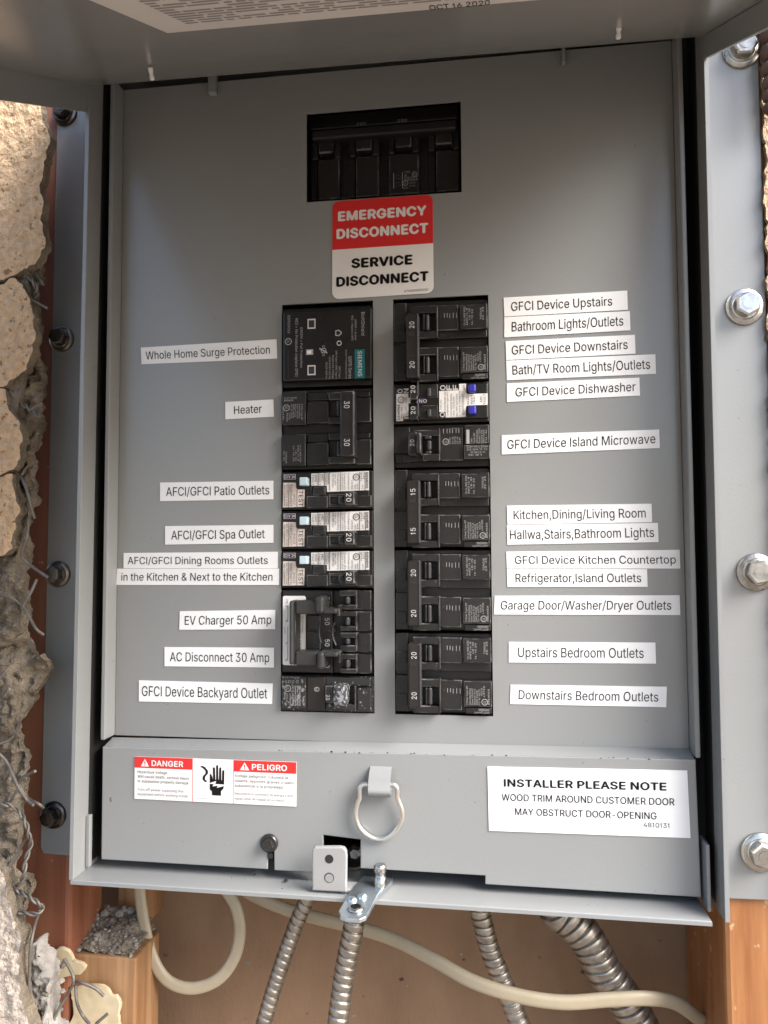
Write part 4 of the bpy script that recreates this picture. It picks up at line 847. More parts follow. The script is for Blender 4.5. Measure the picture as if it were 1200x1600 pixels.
B.rect(m_, sx(207), sx(257), ty(408), ty(428), -.021, PRINTW); B.text(m_, 'O', sx(580), sx(632), ty(370), ty(420), -.021, PRINTW, w=.24)
m_.build('rating_sticker', o)
for t0, t1 in ((75, 225), (300, 440)):
    m_ = MB(); B.box(m_, sx(270), sx(352), ty(t0 - 5), ty(t1), -.09, .0, BLK2, .01); B.box(m_, sx(346), sx(358), ty(t0 - 40 if t0 < 100 else t0 - 40), ty(t1 - 40), -.094, -.02, NIB, .004)
    B.text(m_, '20', sx(280), sx(326), ty(t0), ty(t0 + 80), -.092, PRINTW, w=.15); m_.build('toggle', o)
    m_ = MB(); B.box(m_, sx(360), sx(560), ty(t0 - 10), ty(t1 - 10), -.024, .0, BLK2, .006); B.rect(m_, sx(492), sx(556), ty(t0 + 30), ty(t1 - 25), -.027, DARK); B.box(m_, sx(445), sx(490), ty(t0 + 30), ty(t1 - 25), -.045, -.02, NIB, .008); m_.build('switch_frame', o)
for t0, t1 in ((80, 165), (308, 396)):
    m_ = MB(); B.box(m_, sx(872), sx(952), ty(t0), ty(t1), -.06, -.01, BLUE, .010); m_.build('test_button', o)
m_ = MB(); pts = [(390 + 60 * math.cos(a) * (1.0), 245 + 34 * math.sin(a)) for a in [k * math.pi / 8 for k in range(16)]]
B.flat(m_, [(sx(a), ty(t)) for a, t in pts[::-1]], -.047, PURP); B.text(m_, 'ON/', sx(340), sx(445), ty(226), ty(262), -.048, PRINTW, rot='ud', w=.14); B.box(m_, sx(340), sx(440), ty(222), ty(268), -.044, -.02, BLK, .005); m_.build('function_badge', o)

# single pole breaker on the right
o = new_breaker('circuit_breaker', 'single pole 20 amp breaker between the blue buttoned breaker and the 15 amp breaker', 'R', 662, 731, GRP); B = Brk('R', 662, 731, o)
ty = lambda z: (z - 488) / 442
m_ = body(B, Yf=.02); B.box(m_, .01, .17, ty(515), ty(770), -.0, .05, BLK2); B.box(m_, .02, .16, ty(785), ty(870), -.006, .05, BLK2); B.box(m_, sx(580), sx(815), ty(530), ty(860), -.02, .05, BLK2, .008); B.box(m_, sx(205), sx(565), ty(795), ty(862), -.02, .05, BLK2, .006)
for zx in (612, 650, 678, 705, 742, 770): B.rect(m_, sx(zx), sx(zx + 5), ty(540), ty(585), -.0225, PRINT)
B.ul(m_, sx(640), ty(670), .018, -.02)
for tx, z0, z1, t0, t1 in (('LISTED', 672, 688, 630, 695), ('CU-AL', 700, 718, 620, 695), ('60/75', 725, 742, 620, 695), ('LB-IN', 750, 766, 625, 695), ('QP', 776, 792, 630, 695)): B.text(m_, tx, sx(z0), sx(z1), ty(t0), ty(t1), -.02)
m_.build('breaker_body', o)
m_ = MB(); B.box(m_, sx(300), sx(580), ty(545), ty(610), -.05, .0, BLK2, .01); B.box(m_, sx(400), sx(580), ty(785), ty(860), -.05, .0, BLK2, .01); B.box(m_, sx(562), sx(580), ty(530), ty(790), -.053, .0, BLK2, .006); B.rect(m_, sx(440), sx(562), ty(610), ty(785), .0, DARK); m_.build('switch_frame', o)
m_ = MB(); B.box(m_, sx(250), sx(340), ty(560), ty(800), -.10, .0, BLK2, .01); B.box(m_, sx(335), sx(385), ty(570), ty(785), -.13, .0, BLK2, .016); B.box(m_, sx(440), sx(490), ty(650), ty(750), -.06, .0, NIB, .01); B.box(m_, sx(415), sx(492), ty(600), ty(640), -.05, .0, NIB, .01); B.box(m_, sx(425), sx(492), ty(752), ty(790), -.05, .0, NIB, .01)
B.text(m_, '20', sx(268), sx(314), ty(640), ty(706), -.102, PRINTW, w=.15); m_.build('toggle', o)
m_ = MB(); B.box(m_, sx(835), sx(1080), ty(510), ty(700), -.035, .0, BLK2, .006); B.box(m_, sx(822), sx(1088), ty(708), ty(848), -.040, .0, BLK2, .008)
B.rect(m_, sx(850), sx(880), ty(555), ty(694), -.0375, PRINT)
for tx, z0, z1, t0, t1 in (('1 Pole', 892, 910, 640, 692), ('Type QP', 920, 938, 590, 692), ('Interrupting Rating', 948, 966, 560, 692), ('Power 120V', 972, 990, 545, 692), ('Maximum 10kA', 996, 1013, 560, 692), ('SWD HACR', 1018, 1034, 560, 692), ('CU-AL', 1042, 1058, 550, 692)): B.text(m_, tx, sx(z0), sx(z1), ty(t0), ty(t1), -.035)
for tx, z0, z1, t0, t1 in (('HACR Type 40°C', 850, 1065, 718, 736), ('CU-AL WIRE SIZE', 850, 1060, 744, 762), ('14-10 AWG 20', 890, 1040, 772, 790), ('LB IN', 870, 1000, 798, 816)): B.text(m_, tx, sx(z0), sx(z1), ty(t0), ty(t1), -.040, rot='ud')
m_.build('rating_plate', o)

# surge protector
o = thing('surge_protector', 'flat black surge protector with teal badge topmost in the left column', 'surge protector', (-.35, .1, .75)); B = Brk('L', 473, 605, o)
sx = lambda z: (z - 82) / 1003; ty = lambda z: (z - 92) / 932
m_ = body(B, .05, .99, .02); B.box(m_, .01, .985, ty(160), ty(945), -.03, .06, BLK, .012); Yf = -.03
B.rect(m_, .967, .972, ty(180), ty(960), Yf - .003, NIB)
for tx, z0, z1, t0, t1, w in (('BoltShield', 958, 994, 215, 470, .14), ('GREEN = Active', 886, 906, 290, 515, .13), ('RED = Replace SPD', 850, 870, 248, 520, .13), ('QSPD Series', 818, 852, 694, 938, .13), ('Surge Protective Device', 786, 800, 620, 940, .1),
    ('SPD Type', 712, 730, 800, 925, .12), ('SPD Type 1: SPD Type 2', 676, 694, 625, 935, .12), ('Rated Line Voltage', 640, 658, 675, 930, .12), ('120/240V 60 Hz', 604, 622, 690, 935, .12), ('SCCR 200 kA', 568, 586, 750, 930, .12),
    ('GREEN = Full Protection', 288, 314, 350, 795, .12), ('RED = No Protection (replace SPD)', 232, 262, 250, 892, .12), ('QSPD2A065', 147, 176, 212, 412, .14)):
    B.text(m_, tx, sx(z0), sx(z1), ty(t0), ty(t1), Yf, PRINT, w=w)
B.ul(m_, sx(155), ty(503), .020, Yf); B.rect(m_, sx(150), sx(157), ty(610), ty(900), Yf - .003, NIB)
for t0, t1 in ((262, 372), (775, 885)):
    B.frame(m_, sx(368), sx(456), ty(t0), ty(t1), Yf - .003, PRINTW, .012, .016); B.rect(m_, sx(385), sx(440), ty(t0 + 22), ty(t1 - 22), Yf - .003, NIB)
B.frame(m_, sx(352), sx(430), ty(600), ty(660), Yf - .003, PRINT, .012, .014); B.rect(m_, sx(364), sx(412), ty(612), ty(648), Yf - .0035, PAPER)
B.text(m_, 'O', sx(690), sx(742), ty(518), ty(572), Yf, PRINTW, w=.17)
bell = [(690, 445), (690, 425), (720, 418), (745, 438), (750, 448), (745, 460), (720, 478), (690, 472)]
rb = ribbon([(B.P(sx(a), ty(t), 0).x, B.P(sx(a), ty(t), 0).z) for a, t in bell + bell[:1]], .0035)
m_.add([Vector((p.x, Yf - .0015, p.y)) for pr_ in rb for p in pr_], [[2 * i, 2 * i + 1, 2 * i + 3, 2 * i + 2] for i in range(len(rb) - 1)], PRINT)
B.text(m_, 'O', sx(515), sx(575), ty(590), ty(650), Yf, PRINT, w=.14); B.text(m_, '/', sx(510), sx(582), ty(585), ty(655), Yf - .001, PRINT, w=.14); B.text(m_, 'O', sx(530), sx(558), ty(562), ty(584), Yf, PRINT, w=.14); B.text(m_, 'O', sx(530), sx(558), ty(658), ty(680), Yf, PRINT, w=.14); B.text(m_, 'OFF', sx(480), sx(494), ty(605), ty(650), Yf, NIB)
m_.build('surge_body', o)
m_ = MB(); B.rect(m_, sx(885), sx(994), ty(622), ty(940), Yf - .003, TEAL); B.text(m_, 'SIEMENS', sx(918), sx(964), ty(642), ty(918), Yf - .004, PRINTW, w=.17); m_.build('maker_badge', o)

# heater two pole breaker on the left
o = new_breaker('circuit_breaker', 'black two pole 30 amp breaker right of the Heater label', 'L', 606, 735, GRP); B = Brk('L', 606, 735, o)
sx = lambda z: (z - 85) / 1000; ty = lambda z: (z - 42) / 905
m_ = body(B, Yf=.02)
for t0, t1 in ((85, 430), (540, 890)):
    B.box(m_, sx(365), sx(600), ty(t0 + 100), ty(t1), -.02, .05, BLK2, .008); B.box(m_, sx(895), sx(1060), ty(t0 + 75), ty(t1), -.01, .05, BLK2, .01); B.box(m_, sx(885), sx(1055), ty(t0), ty(t0 + 72), -.0, .05, BLK, .01); B.box(m_, sx(365), sx(600), ty(t0 - 5), ty(t0 + 94), -.01, .05, BLK, .008)
m_.build('breaker_body', o)
for (w0, w1), (f0, f1) in (((178, 360), (90, 440)), ((615, 800), (535, 880))):
    m_ = MB(); B.box(m_, sx(598), sx(885), ty(f0), ty(w0), -.05, .02, BLK2, .01); B.box(m_, sx(598), sx(885), ty(w1), ty(f1), -.05, .02, BLK2, .01); B.rect(m_, sx(605), sx(720), ty(w0), ty(w1), .01, DARK); m_.build('switch_frame', o)
    m_ = MB(); B.box(m_, sx(690), sx(730), ty(w0 + 6), ty(w1 - 6), -.06, .01, BLK2, .01); m_.build('toggle', o)
m_ = MB(); B.box(m_, sx(725), sx(878), ty(80), ty(795), -.14, -.02, BLK2, .012); B.box(m_, sx(858), sx(872), ty(115), ty(770), -.145, -.06, NIB, .005)  # the thin paler box paints a highlight line along the tie bar
for z0, z1 in ((195, 272), (608, 684)): B.text(m_, '30', sx(768), sx(828), ty(z0), ty(z1), -.142, PRINTW, w=.14)
for z0, z1 in ((325, 345), (545, 562)): B.rect(m_, sx(758), sx(835), ty(z0), ty(z1), -.143, DARK)
m_.build('handle_tie', o)
m_ = MB(); B.box(m_, sx(92), sx(350), ty(70), ty(440), -.035, .0, BLK2, .006); B.box(m_, sx(92), sx(350), ty(545), ty(890), -.035, .0, BLK2, .006)
for tx, z0, z1, t0, t1 in (('2 Pole Type QP', 300, 318, 210, 385), ('Interrupting Rating', 276, 292, 210, 365), ('Power 120/240V', 252, 268, 210, 370), ('Maximum 10 kA', 230, 245, 210, 350), ('SWD HACR', 208, 224, 210, 360), ('CU-AL 60/75', 186, 202, 210, 365), ('LISTED', 165, 180, 305, 380), ('BREAKER', 140, 156, 305, 400), ('ISSUE', 98, 112, 235, 380),
    ('CU-AL WIRE SIZES', 286, 302, 660, 850), ('AWG 14-8', 262, 278, 665, 835), ('LB-IN', 238, 252, 720, 830), ('14-10 20', 212, 228, 668, 840), ('TORQUE', 130, 146, 730, 860), ('20-25', 106, 122, 725, 830)): B.text(m_, tx, sx(z0), sx(z1), ty(t0), ty(t1), -.035)
B.ul(m_, sx(138), ty(248), .019, -.035); B.text(m_, 'HACR 40°C', sx(110), sx(250), ty(132), ty(150), -.035, rot='ud'); B.text(m_, 'SIEMENS', sx(110), sx(215), ty(158), ty(176), -.035, rot='ud', w=.17)
m_.build('rating_plate', o)

# three arc/ground fault breakers
def afci(yt, yb, serial, label):
    o = new_breaker('circuit_breaker', label, 'L', yt, yb, GRP); B = Brk('L', yt, yb, o)
    sx = lambda z: (z - 82) / 1003; ty = lambda z: (z - 28) / 425
    m_ = body(B, Yf=.0); B.box(m_, sx(360), sx(590), ty(300), ty(430), -.035, .05, BLK2, .008); B.box(m_, sx(895), sx(1062), ty(300), ty(428), -.025, .05, BLK2, .01); B.box(m_, sx(95), sx(1040), ty(45), ty(425), -.012, .05, BLK, .008); B.box(m_, sx(430), sx(565), ty(200), ty(296), -.028, .05, BLK2, .008)
    for a, t in ((405, 200), (540, 205)): B.box(m_, sx(a), sx(a + 8), ty(t), ty(t + 40), -.03, .0, NIB, .003)
    m_.build('breaker_body', o)
    m_ = MB(); Yl = -.018
    B.flat(m_, [(sx(a), ty(t)) for a, t in ((410, 58), (410, 188), (580, 192), (582, 258), (1035, 246), (1035, 42))], Yl, PAPER)
    for x in (485, 555, 610, 728, 935, 995): B.rect(m_, sx(x - 2), sx(x + 2), ty(52), ty(188 if x < 580 else 248), Yl - .0025, INKG)
    for tx, z0, z1, t0, t1, w in (('FAULT', 420, 440, 75, 185, .12), ('GND', 450, 472, 75, 150, .12), ('FAULT', 492, 514, 72, 185, .12), ('ARC', 522, 545, 70, 140, .12), ('COMBO', 562, 582, 62, 182, .12), ('NORMAL', 588, 604, 62, 182, .12), ('Max RMS Sym', 640, 658, 65, 210, .12), ('10kA 120V', 664, 680, 65, 190, .12), ('Interrupting Rating', 694, 712, 62, 240, .12), ('CLASS A GFCI', 740, 758, 62, 235, .12), ('Combination AFCI', 766, 784, 60, 240, .12), ('Circuit Breaker and', 808, 826, 58, 235, .12), ('LISTED', 845, 862, 140, 235, .12), ('HACR', 905, 920, 175, 235, .12), ('SWD', 880, 896, 185, 235, .12), ('QFGA2', 945, 962, 55, 150, .13), ('TYPE', 968, 986, 55, 130, .13), ('40°C', 958, 975, 185, 235, .12), ('SIEMENS', 1004, 1026, 55, 225, .2)):
        B.text(m_, tx, sx(z0), sx(z1), ty(t0), ty(t1), Yl - .001, INK, w=w)
    B.ul(m_, sx(898), ty(105), .019, Yl - .001, INK)
    m_.build('rating_sticker', o)
    m_ = MB(); B.flat(m_, [(sx(a), ty(t)) for a, t in ((104, 152), (100, 418), (335, 415), (338, 230), (256, 226), (244, 205), (242, 155))], Yl, PINKP)
    for x, t in ((165, 158), (255, 228)): B.rect(m_, sx(x - 2), sx(x + 2), ty(t), ty(412), Yl - .0025, INKG)
    B.text(m_, 'TEST', sx(274), sx(322), ty(238), ty(408), Yl - .001, INK, w=.13, gap=.14); B.text(m_, 'AHO22', sx(216), sx(238), ty(275), ty(390), Yl - .001, INK, w=.1); B.text(m_, serial, sx(178), sx(204), ty(168), ty(405), Yl - .001, INK, w=.1); B.text(m_, 'Max 40°C 14-8 awg', sx(138), sx(154), ty(170), ty(405), Yl - .001, INK, w=.13); B.text(m_, 'NO COMMON', sx(110), sx(128), ty(180), ty(405), Yl - .001, INK, w=.1)
    m_.build('test_sticker', o)
    m_ = MB(); B.box(m_, sx(280), sx(366), ty(95), ty(184), -.07, .0, SKYB, .005); m_.build('test_button', o)
    m_ = MB(); B.rect(m_, sx(108), sx(240), ty(60), ty(118), Yl, PURP); B.frame(m_, sx(108), sx(240), ty(60), ty(118), Yl - .0025, PRINT, .008, .014)
    B.text(m_, 'A', sx(196), sx(232), ty(74), ty(104), Yl - .0025, PRINTW, w=.16); B.text(m_, '>', sx(158), sx(190), ty(74), ty(104), Yl - .0025, PRINTW, w=.16); B.text(m_, 'O', sx(120), sx(152), ty(74), ty(104), Yl - .0025, PRINTW, w=.16); m_.build('function_badge', o)
    m_ = MB(); B.box(m_, sx(600), sx(770), ty(285), ty(312), -.03, .0, BLK2, .006); B.box(m_, sx(600), sx(900), ty(392), ty(420), -.03, .0, BLK2, .006); B.box(m_, sx(598), sx(616), ty(285), ty(420), -.032, .0, BLK2, .006); B.rect(m_, sx(616), sx(700), ty(312), ty(392), -.0145, DARK); m_.build('switch_frame', o)
    m_ = MB(); B.box(m_, sx(768), sx(880), ty(252), ty(400), -.13, .0, BLK2, .014); B.box(m_, sx(700), sx(765), ty(305), ty(395), -.06, .0, BLK2, .016); B.text(m_, '20', sx(790), sx(846), ty(278), ty(366), -.132, PRINTW, w=.19); m_.build('toggle', o)
afci(735, 797, 'N240724D803', 'slim breaker with pale blue test button, right of the Patio Outlets label')
afci(797, 859, 'N240724D727', 'slim breaker with pale blue test button, right of the Spa Outlet label')
afci(859, 920, 'Q240724D731', 'slim breaker with pale blue test button, right of the Dining Rooms label')

# four handled quad breaker
o = new_breaker('circuit_breaker', 'four handled 30 and 50 amp breaker with a grey U shaped tie bar', 'L', 920, 1054, GRP); B = Brk('L', 920, 1054, o)
sx = lambda z: (z - 75) / 1012; ty = lambda z: (z - 70) / 945
m_ = body(B, Yf=.02); B.box(m_, sx(90), sx(640), ty(85), ty(1000), -.02, .05, BLK, .008); B.box(m_, sx(362), sx(510), ty(360), ty(530), -.035, .02, BLK2, .008); B.box(m_, sx(362), sx(510), ty(548), ty(750), -.035, .02, BLK2, .008)
for t0, t1 in ((85, 300), (318, 535), (552, 765), (785, 1000)): B.box(m_, sx(908), sx(1058), ty(t0), ty(t1), -.01, .05, BLK2, .01)
B.rect(m_, sx(628), sx(634), ty(130), ty(1000), -.0225, NIB)
for t0, t1, n_ in ((163, 240, '30'), (393, 470, '50'), (628, 706, '50'), (862, 940, '30')): B.text(m_, n_, sx(556), sx(606), ty(t0), ty(t1), -.0235, PRINTW, w=.13)
m_.build('breaker_body', o)
for (f0, f1), (w0, w1) in (((85, 300), (150, 245)), ((318, 535), (378, 480)), ((552, 765), (612, 690)), ((785, 1000), (846, 946))):
    m_ = MB(); B.box(m_, sx(715), sx(905), ty(f0), ty(w0), -.05, .02, BLK2, .01); B.box(m_, sx(715), sx(905), ty(w1), ty(f1), -.05, .02, BLK2, .01); B.box(m_, sx(882), sx(905), ty(w0 - 4), ty(w1 + 4), -.05, .02, BLK2, .008); B.rect(m_, sx(745), sx(884), ty(w0), ty(w1), .01, DARK); m_.build('switch_frame', o)
    m_ = MB(); B.box(m_, sx(775), sx(822), ty(w0 + 3), ty(w1 - 3), -.07, .01, NIB, .012); m_.build('toggle', o)
m_ = MB(); pts = [(95, 165), (95, 905), (108, 918), (332, 918), (346, 905), (346, 165), (332, 150), (108, 150)]; B.flat(m_, [(sx(a), ty(t)) for a, t in pts], -.026, PAPER)
for t0, t1 in ((262, 430), (490, 680), (690, 860)): B.rect(m_, sx(148), sx(152), ty(t0), ty(t1), -.0275, INK)
for t in (262, 430, 678, 862): B.ul(m_, sx(137), ty(t), .006, -.0265, INK)
for tx, z0, z1, t0, t1 in (('LINE', 132, 150, 185, 235), ('240V', 112, 124, 500, 570), ('Type QT Quadplex', 308, 322, 372, 560), ('Interrupting 10kA', 286, 300, 372, 740), ('120/240V', 266, 278, 380, 700)): B.text(m_, tx, sx(z0), sx(z1), ty(t0), ty(t1), -.0275, INK, w=.12)
m_.build('rating_sticker', o)
m_ = MB(); Yt = -.17
B.box(m_, sx(164), sx(212), ty(204), ty(918), Yt, -.03, TIE, .012); B.box(m_, sx(214), sx(236), ty(206), ty(918), Yt + .02, -.03, BLK2, .008)
B.box(m_, sx(236), sx(462), ty(204), ty(352), Yt + .012, -.05, TIE, .008); B.box(m_, sx(236), sx(468), ty(766), ty(922), Yt + .012, -.05, TIE, .008)
B.box(m_, sx(445), sx(545), ty(155), ty(350), Yt - .02, -.02, TIE, .018); B.box(m_, sx(466), sx(550), ty(768), ty(965), Yt - .02, -.02, TIE, .018)
B.box(m_, sx(530), sx(686), ty(288), ty(348), Yt - .012, -.02, TIE, .010); B.box(m_, sx(540), sx(692), ty(768), ty(822), Yt - .012, -.02, TIE, .010)
B.box(m_, sx(690), sx(716), ty(250), ty(372), Yt + .05, -.02, BLK2, .008); B.box(m_, sx(700), sx(722), ty(765), ty(885), Yt + .05, -.02, BLK2, .008)
m_.build('outer_handle_tie', o)
m_ = MB()
for cx_, pts in ((0, [(512, 440), (500, 500), (498, 560), (506, 620), (518, 668)]), (1, [(668, 440), (645, 500), (640, 560), (652, 625), (680, 690)])):
    P = catmull([B.P(sx(a), ty(t), -.09) for a, t in pts], 6); m_.tube(P, .0075, BLK2, 8, flat=3.0, up=(0, 1, 0))
B.box(m_, sx(600), sx(650), ty(520), ty(555), -.1, -.02, BLK2, .006)
m_.build('inner_handle_tie', o)

# single pole breaker with paint smears
o = new_breaker('circuit_breaker', 'dusty single pole 20 amp breaker with scratched toggle, lowest in the left column', 'L', 1055, 1113, GRP); B = Brk('L', 1055, 1113, o)
sx = lambda z: (z - 62) / 1030; ty = lambda z: (z - 1025) / 412
m_ = body(B, Yf=.0, mt=DUSTY); B.box(m_, sx(350), sx(560), ty(1045), ty(1420), -.03, .05, BRN, .008); B.box(m_, sx(560), sx(1055), ty(1045), ty(1140), -.03, .05, DUSTY, .008); B.box(m_, sx(895), sx(1062), ty(1160), ty(1425), -.035, .05, DUSTY, .01)
B.text(m_, 'O', sx(435), sx(490), ty(1158), ty(1210), -.031, PRINT, w=.12); B.text(m_, 'us', sx(448), sx(476), ty(1172), ty(1198), -.031, PRINT, w=.2)
m_.build('breaker_body', o)
m_ = MB(); B.box(m_, sx(70), sx(345), ty(1045), ty(1405), -.035, .0, DUSTY, .006)
for tx, z0, z1, t0, t1 in (('Type QP', 308, 328, 1260, 1370), ('1 Pole', 290, 306, 1160, 1215), ('Interrupting Rating', 268, 284, 1150, 1370), ('Power 120V 10kA', 244, 260, 1150, 1370), ('Maximum SWD HACR', 218, 236, 1150, 1372), ('CU-AL 60/75 WIRE', 190, 208, 1150, 1372), ('LISTED BREAKER', 160, 178, 1235, 1368), ('ISSUE', 124, 140, 1240, 1335), ('SIEMENS', 98, 114, 1215, 1305)): B.text(m_, tx, sx(z0), sx(z1), ty(t0), ty(t1), -.035, PRINTW if z0 > 180 else PRINT)
B.ul(m_, sx(140), ty(1180), .019, -.035); B.text(m_, 'HACR Type 40°C', sx(110), sx(270), ty(1047), ty(1062), -.035, rot='ud'); B.text(m_, '20-25 LB IN', sx(110), sx(262), ty(1090), ty(1122), -.035, rot='ud', w=.1)
m_.build('rating_plate', o)
m_ = MB(); B.box(m_, sx(560), sx(890), ty(1340), ty(1420), -.05, .0, DUSTY, .01); B.box(m_, sx(872), sx(892), ty(1140), ty(1420), -.052, .0, BLK2, .006); B.rect(m_, sx(800), sx(874), ty(1140), ty(1342), -.004, DARK); m_.build('switch_frame', o)
m_ = MB(); B.box(m_, sx(552), sx(640), ty(1140), ty(1340), -.09, .0, BLK2, .012); B.box(m_, sx(636), sx(790), ty(1135), ty(1375), -.12, .0, mat('smeared_plastic', (.035, .033, .032), .5, speck=(520, .53, .04, (.24, .25, .27)), bump=.3, bscale=300), .02)
B.text(m_, '20', sx(562), sx(606), ty(1245), ty(1302), -.092, PRINTW, w=.14); m_.build('toggle', o)

# main breaker behind the upper opening
o = new_breaker('main_breaker', 'wide black four pole main breaker behind the opening above the red sticker', 'M', 168, 308); B = Brk('M', 168, 308, o)
sx = lambda z: (z - 40) / 1075; ty = lambda z: (z - 122) / 625; Yf = .07
m_ = MB(); B.box(m_, .02, .985, .03, .99, Yf + .05, .7, BLK, .01); B.box(m_, .02, .985, .03, .19, Yf + .02, .2, BLK, .01)
for t_, a0 in (('200', 395), ('200', 680)): B.text(m_, t_, sx(a0), sx(a0 + 66), ty(213), ty(232), Yf + .019, PRINT, w=.12)
for a0, a1 in ((120, 275), (388, 550), (620, 826), (942, 1102)): B.box(m_, sx(a0), sx(a1), ty(455), ty(735), Yf + .01, .2, BLK2, .012); 
for a0, a1 in ((65, 120), (335, 388), (890, 942)): B.box(m_, sx(a0), sx(a1), ty(455), ty(735), Yf + .035, .2, BLK, .010)
m_.build('breaker_body', o)
m_ = MB(); B.box(m_, sx(75), sx(1085), ty(240), ty(310), Yf - .07, .2, BLK, .014); m_.build('main_handle', o)
for a0, a1, b0, b1 in ((75, 280, 125, 232), (345, 552, 390, 500), (618, 828, 662, 776), (888, 1105, 940, 1055)):
    m_ = MB(); B.box(m_, sx(a0), sx(b0) - .004, ty(312), ty(450), Yf - .01, .2, BLK, .01); B.box(m_, sx(b1) + .004, sx(a1), ty(312), ty(450), Yf - .01, .2, BLK, .01)
    B.box(m_, sx(b0), sx(b1), ty(315), ty(408), Yf - .02, .2, BLK2, .012); B.box(m_, sx(b0), sx(b1), ty(408), ty(428), Yf + .03, .2, DARK, .0); m_.build('toggle', o)
m_ = MB(); Yl = Yf + .008
for tx, a0, a1, t0, t1 in (('TYPE', 725, 765, 578, 590), ('QN', 725, 740, 600, 615), ('CIRCUIT', 725, 815, 618, 630), ('BREAKER', 725, 815, 634, 646), ('60/75', 760, 800, 656, 666), ('10 kA', 760, 800, 676, 686), ('LISTED', 712, 752, 688, 698)): B.text(m_, tx, sx(a0), sx(a1), ty(t0), ty(t1), Yl, PRINT)
B.ul(m_, sx(732), ty(660), .016, Yl, PRINT); B.ul(m_, sx(796), ty(603), .015, Yl, PRINT)
for a in (652, 712): B.rect(m_, sx(a - 2), sx(a + 2), ty(585), ty(690), Yl - .002, PRINT)
for t in (600, 650): B.frame(m_, sx(666), sx(698), ty(t), ty(t + 28), Yl - .002, NIB, .004, .008)
m_.build('rating_print', o)

# ------------------------------------------------------------------ conduits and cables under the panel
def conduit(pts, Y, r, pitch, label):
    P = [at(u, v, Y) for u, v in pts]; P = catmull([P[0] + Vector((0, 0, .35))] + P, 14)
    fine = [P[j].lerp(P[j + 1], t / 4) for j in range(len(P) - 1) for t in range(4)] + [P[-1]]
    def prof(L, th):
        f = (L / pitch + th / (2 * math.pi)) % 1.0
        return 0.90 + .18 * min(1.0, 2.6 * math.sin(math.pi * f)) - (.09 if f < .08 or f > .94 else 0) + .02 * math.cos(2 * math.pi * (f - .35))
    m_ = MB(); m_.tube(fine, r, FLEX, 26, prof=prof); return tag(m_.build('armored_conduit'), label, 'conduit', 'armored conduits below the panel')
conduit([(481, 1395), (469, 1428), (455, 1465), (432, 1532), (408, 1615), (398, 1660)], .30, .047, .048, 'thin armored conduit slanting left, leftmost below the panel')
conduit([(553, 1440), (545, 1485), (537, 1530), (529, 1590), (522, 1660)], .12, .060, .052, 'armored conduit running down from beneath the zinc latch plate')
conduit([(748, 1412), (754, 1440), (765, 1483), (783, 1528), (808, 1590), (834, 1660)], .45, .060, .050, 'armored conduit slanting right, crossed by the cream cable, thinner of the right pair')
conduit([(866, 1412), (888, 1437), (917, 1467), (944, 1517), (974, 1558), (996, 1595), (1030, 1660)], .50, .106, .060, 'thickest armored conduit slanting right, nearest the orange stud')

def cable(pts, r, label, flat=.62):
    P = catmull([at(u, v, Y) for u, v, Y in pts], 12)
    def prof(L, th): return 1 - .10 * max(0, math.cos(th) ** 8) - .10 * max(0, math.cos(th + math.pi) ** 8) if 0 else 1 - .12 * (math.cos(th) ** 10)
    m_ = MB(); m_.tube(P, r, CREAM, 28, flat=flat, up=(0, 1, 0), prof=prof); return tag(m_.build('flat_cable'), label, 'cable', 'cream cables below the panel')
cable([(218, 1330, .4), (218, 1385, .4), (225, 1440, .38), (238, 1495, .36), (262, 1532, .35), (300, 1544, .35), (340, 1530, .36), (366, 1496, .38), (375, 1455, .4), (369, 1418, .42), (350, 1385, .45), (325, 1340, .45)], .041, 'cream flat cable hanging in a loop at lower left')
cable([(330, 1345, .6), (385, 1392, .6), (440, 1418, .58), (490, 1433, .55), (560, 1450, .5), (620, 1470, .42), (680, 1501, .3), (740, 1534, .22), (810, 1556, .2), (880, 1566, .22), (950, 1562, .26), (1010, 1560, .3), (1055, 1567, .4), (1096, 1594, .5)], .044, 'long cream flat cable running right across behind two conduits to the orange stud', .7)

# ------------------------------------------------------------------ crumbs, paper
m_ = MB(); random.seed(11)
def rock(c, r, mt, flat=.7):
    bm = bmesh.new(); bmesh.ops.create_icosphere(bm, subdivisions=1, radius=r); sd_ = random.random() * 50
    sc_ = Vector((random.uniform(.7, 1.3), random.uniform(.7, 1.3), random.uniform(.5, .9)))
    for v in bm.verts: v.co = Vector((v.co.x * sc_.x, v.co.y * sc_.y, v.co.z * sc_.z)) * (1 + .35 * noise.noise(v.co / r + Vector((sd_, 0, 0)))) + c
    m_.bm(bm, mt); bm.free()
ztop = at(160, 1494, .1).z
bx0, bx1 = p0.x - .2, p1.x - .02
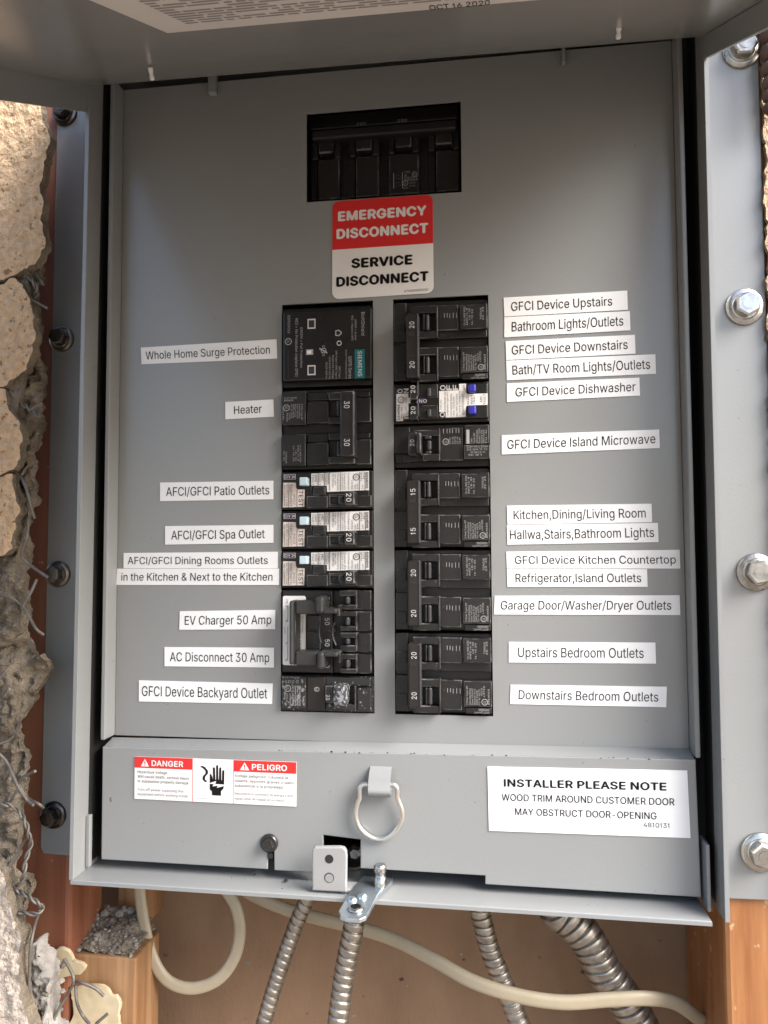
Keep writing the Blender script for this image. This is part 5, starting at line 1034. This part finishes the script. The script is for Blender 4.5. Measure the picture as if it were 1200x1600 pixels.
# heap body
nx, ny = 40, 22; vs = []
for j in range(ny):
    for i in range(nx):
        x = bx0 + (bx1 - bx0) * i / (nx - 1); y = .12 + .36 * j / (ny - 1)
        hgt = .13 * (j / (ny - 1)) ** .8 * (1 - .4 * abs(i / (nx - 1) - .5)) + .035 * noise.fractal(Vector((x * 14, y * 14, 0)), .8, 2, 4)
        hgt *= min(1.0, (i + .5) / 5, (nx - .5 - i) / 7)
        vs.append(Vector((min(x, bx1 - .03), y, ztop + max(.0, hgt))))
m_.add(vs, [[j * nx + i, j * nx + i + 1, (j + 1) * nx + i + 1, (j + 1) * nx + i] for j in range(ny - 1) for i in range(nx - 1)], GRAVEL, True)
for k in range(420):
    i = random.randrange(nx * ny); rock(vs[i] + Vector((random.uniform(-.01, .01), 0, .006)), random.choice((.006, .008, .01, .012, .016)), random.choice((GRAVEL, GRAVEL, FLUFF, MORT)))
for k in range(9): rock(Vector((random.uniform(bx0 + .2, bx1), random.uniform(.40, .47), ztop + .12)), random.uniform(.025, .04), FLUFF)
tag(m_.build('mortar_crumbs'), 'heap of grey mortar crumbs lying on the pale wood block', 'rubble', kind='stuff')
m_ = MB(); random.seed(5)
for k in range(90): rock(at(random.uniform(34, 100), random.uniform(1490, 1600), -.16 + random.uniform(0, .1)), random.uniform(.008, .03), random.choice((FLUFF, FLUFF, MORT)))
tag(m_.build('mortar_chips'), 'pale loose mortar chips at the foot of the broken stucco', 'rubble', kind='stuff')
m_ = MB(); grid_slab(m_, [(62, 1496), (80, 1490), (102, 1488), (112, 1500), (136, 1512), (130, 1522), (106, 1522), (95, 1531), (70, 1524)], -.02, .03, .02, CPAPER, .006, 0, 31)
tag(m_.build('paper_scrap'), 'small torn cream scrap on top of the wood block edge', 'paper scrap')
m_ = MB(); grid_slab(m_, [(112, 1546), (140, 1544), (160, 1545), (178, 1560), (184, 1575), (190, 1620), (190, 1660), (92, 1660), (100, 1610), (112, 1590)], .03, .03, .02, CPAPER, .006, 0, 32)
tag(m_.build('paper_scrap'), 'larger torn cream paper piece at the bottom, in front of the wood block', 'paper scrap')
m_ = MB()
for u, v, r in ((447, 1375, .012), (398, 1366, .006), (441, 1388, .004), (480, 1376, .004), (362, 1371, .003)):
    c = onZ(u, v, SL.z + .004); rock(c, r, DARK)
tag(m_.build('sill_grit'), 'few dark crumbs of grit lying on the panel sill', 'grit', kind='stuff')
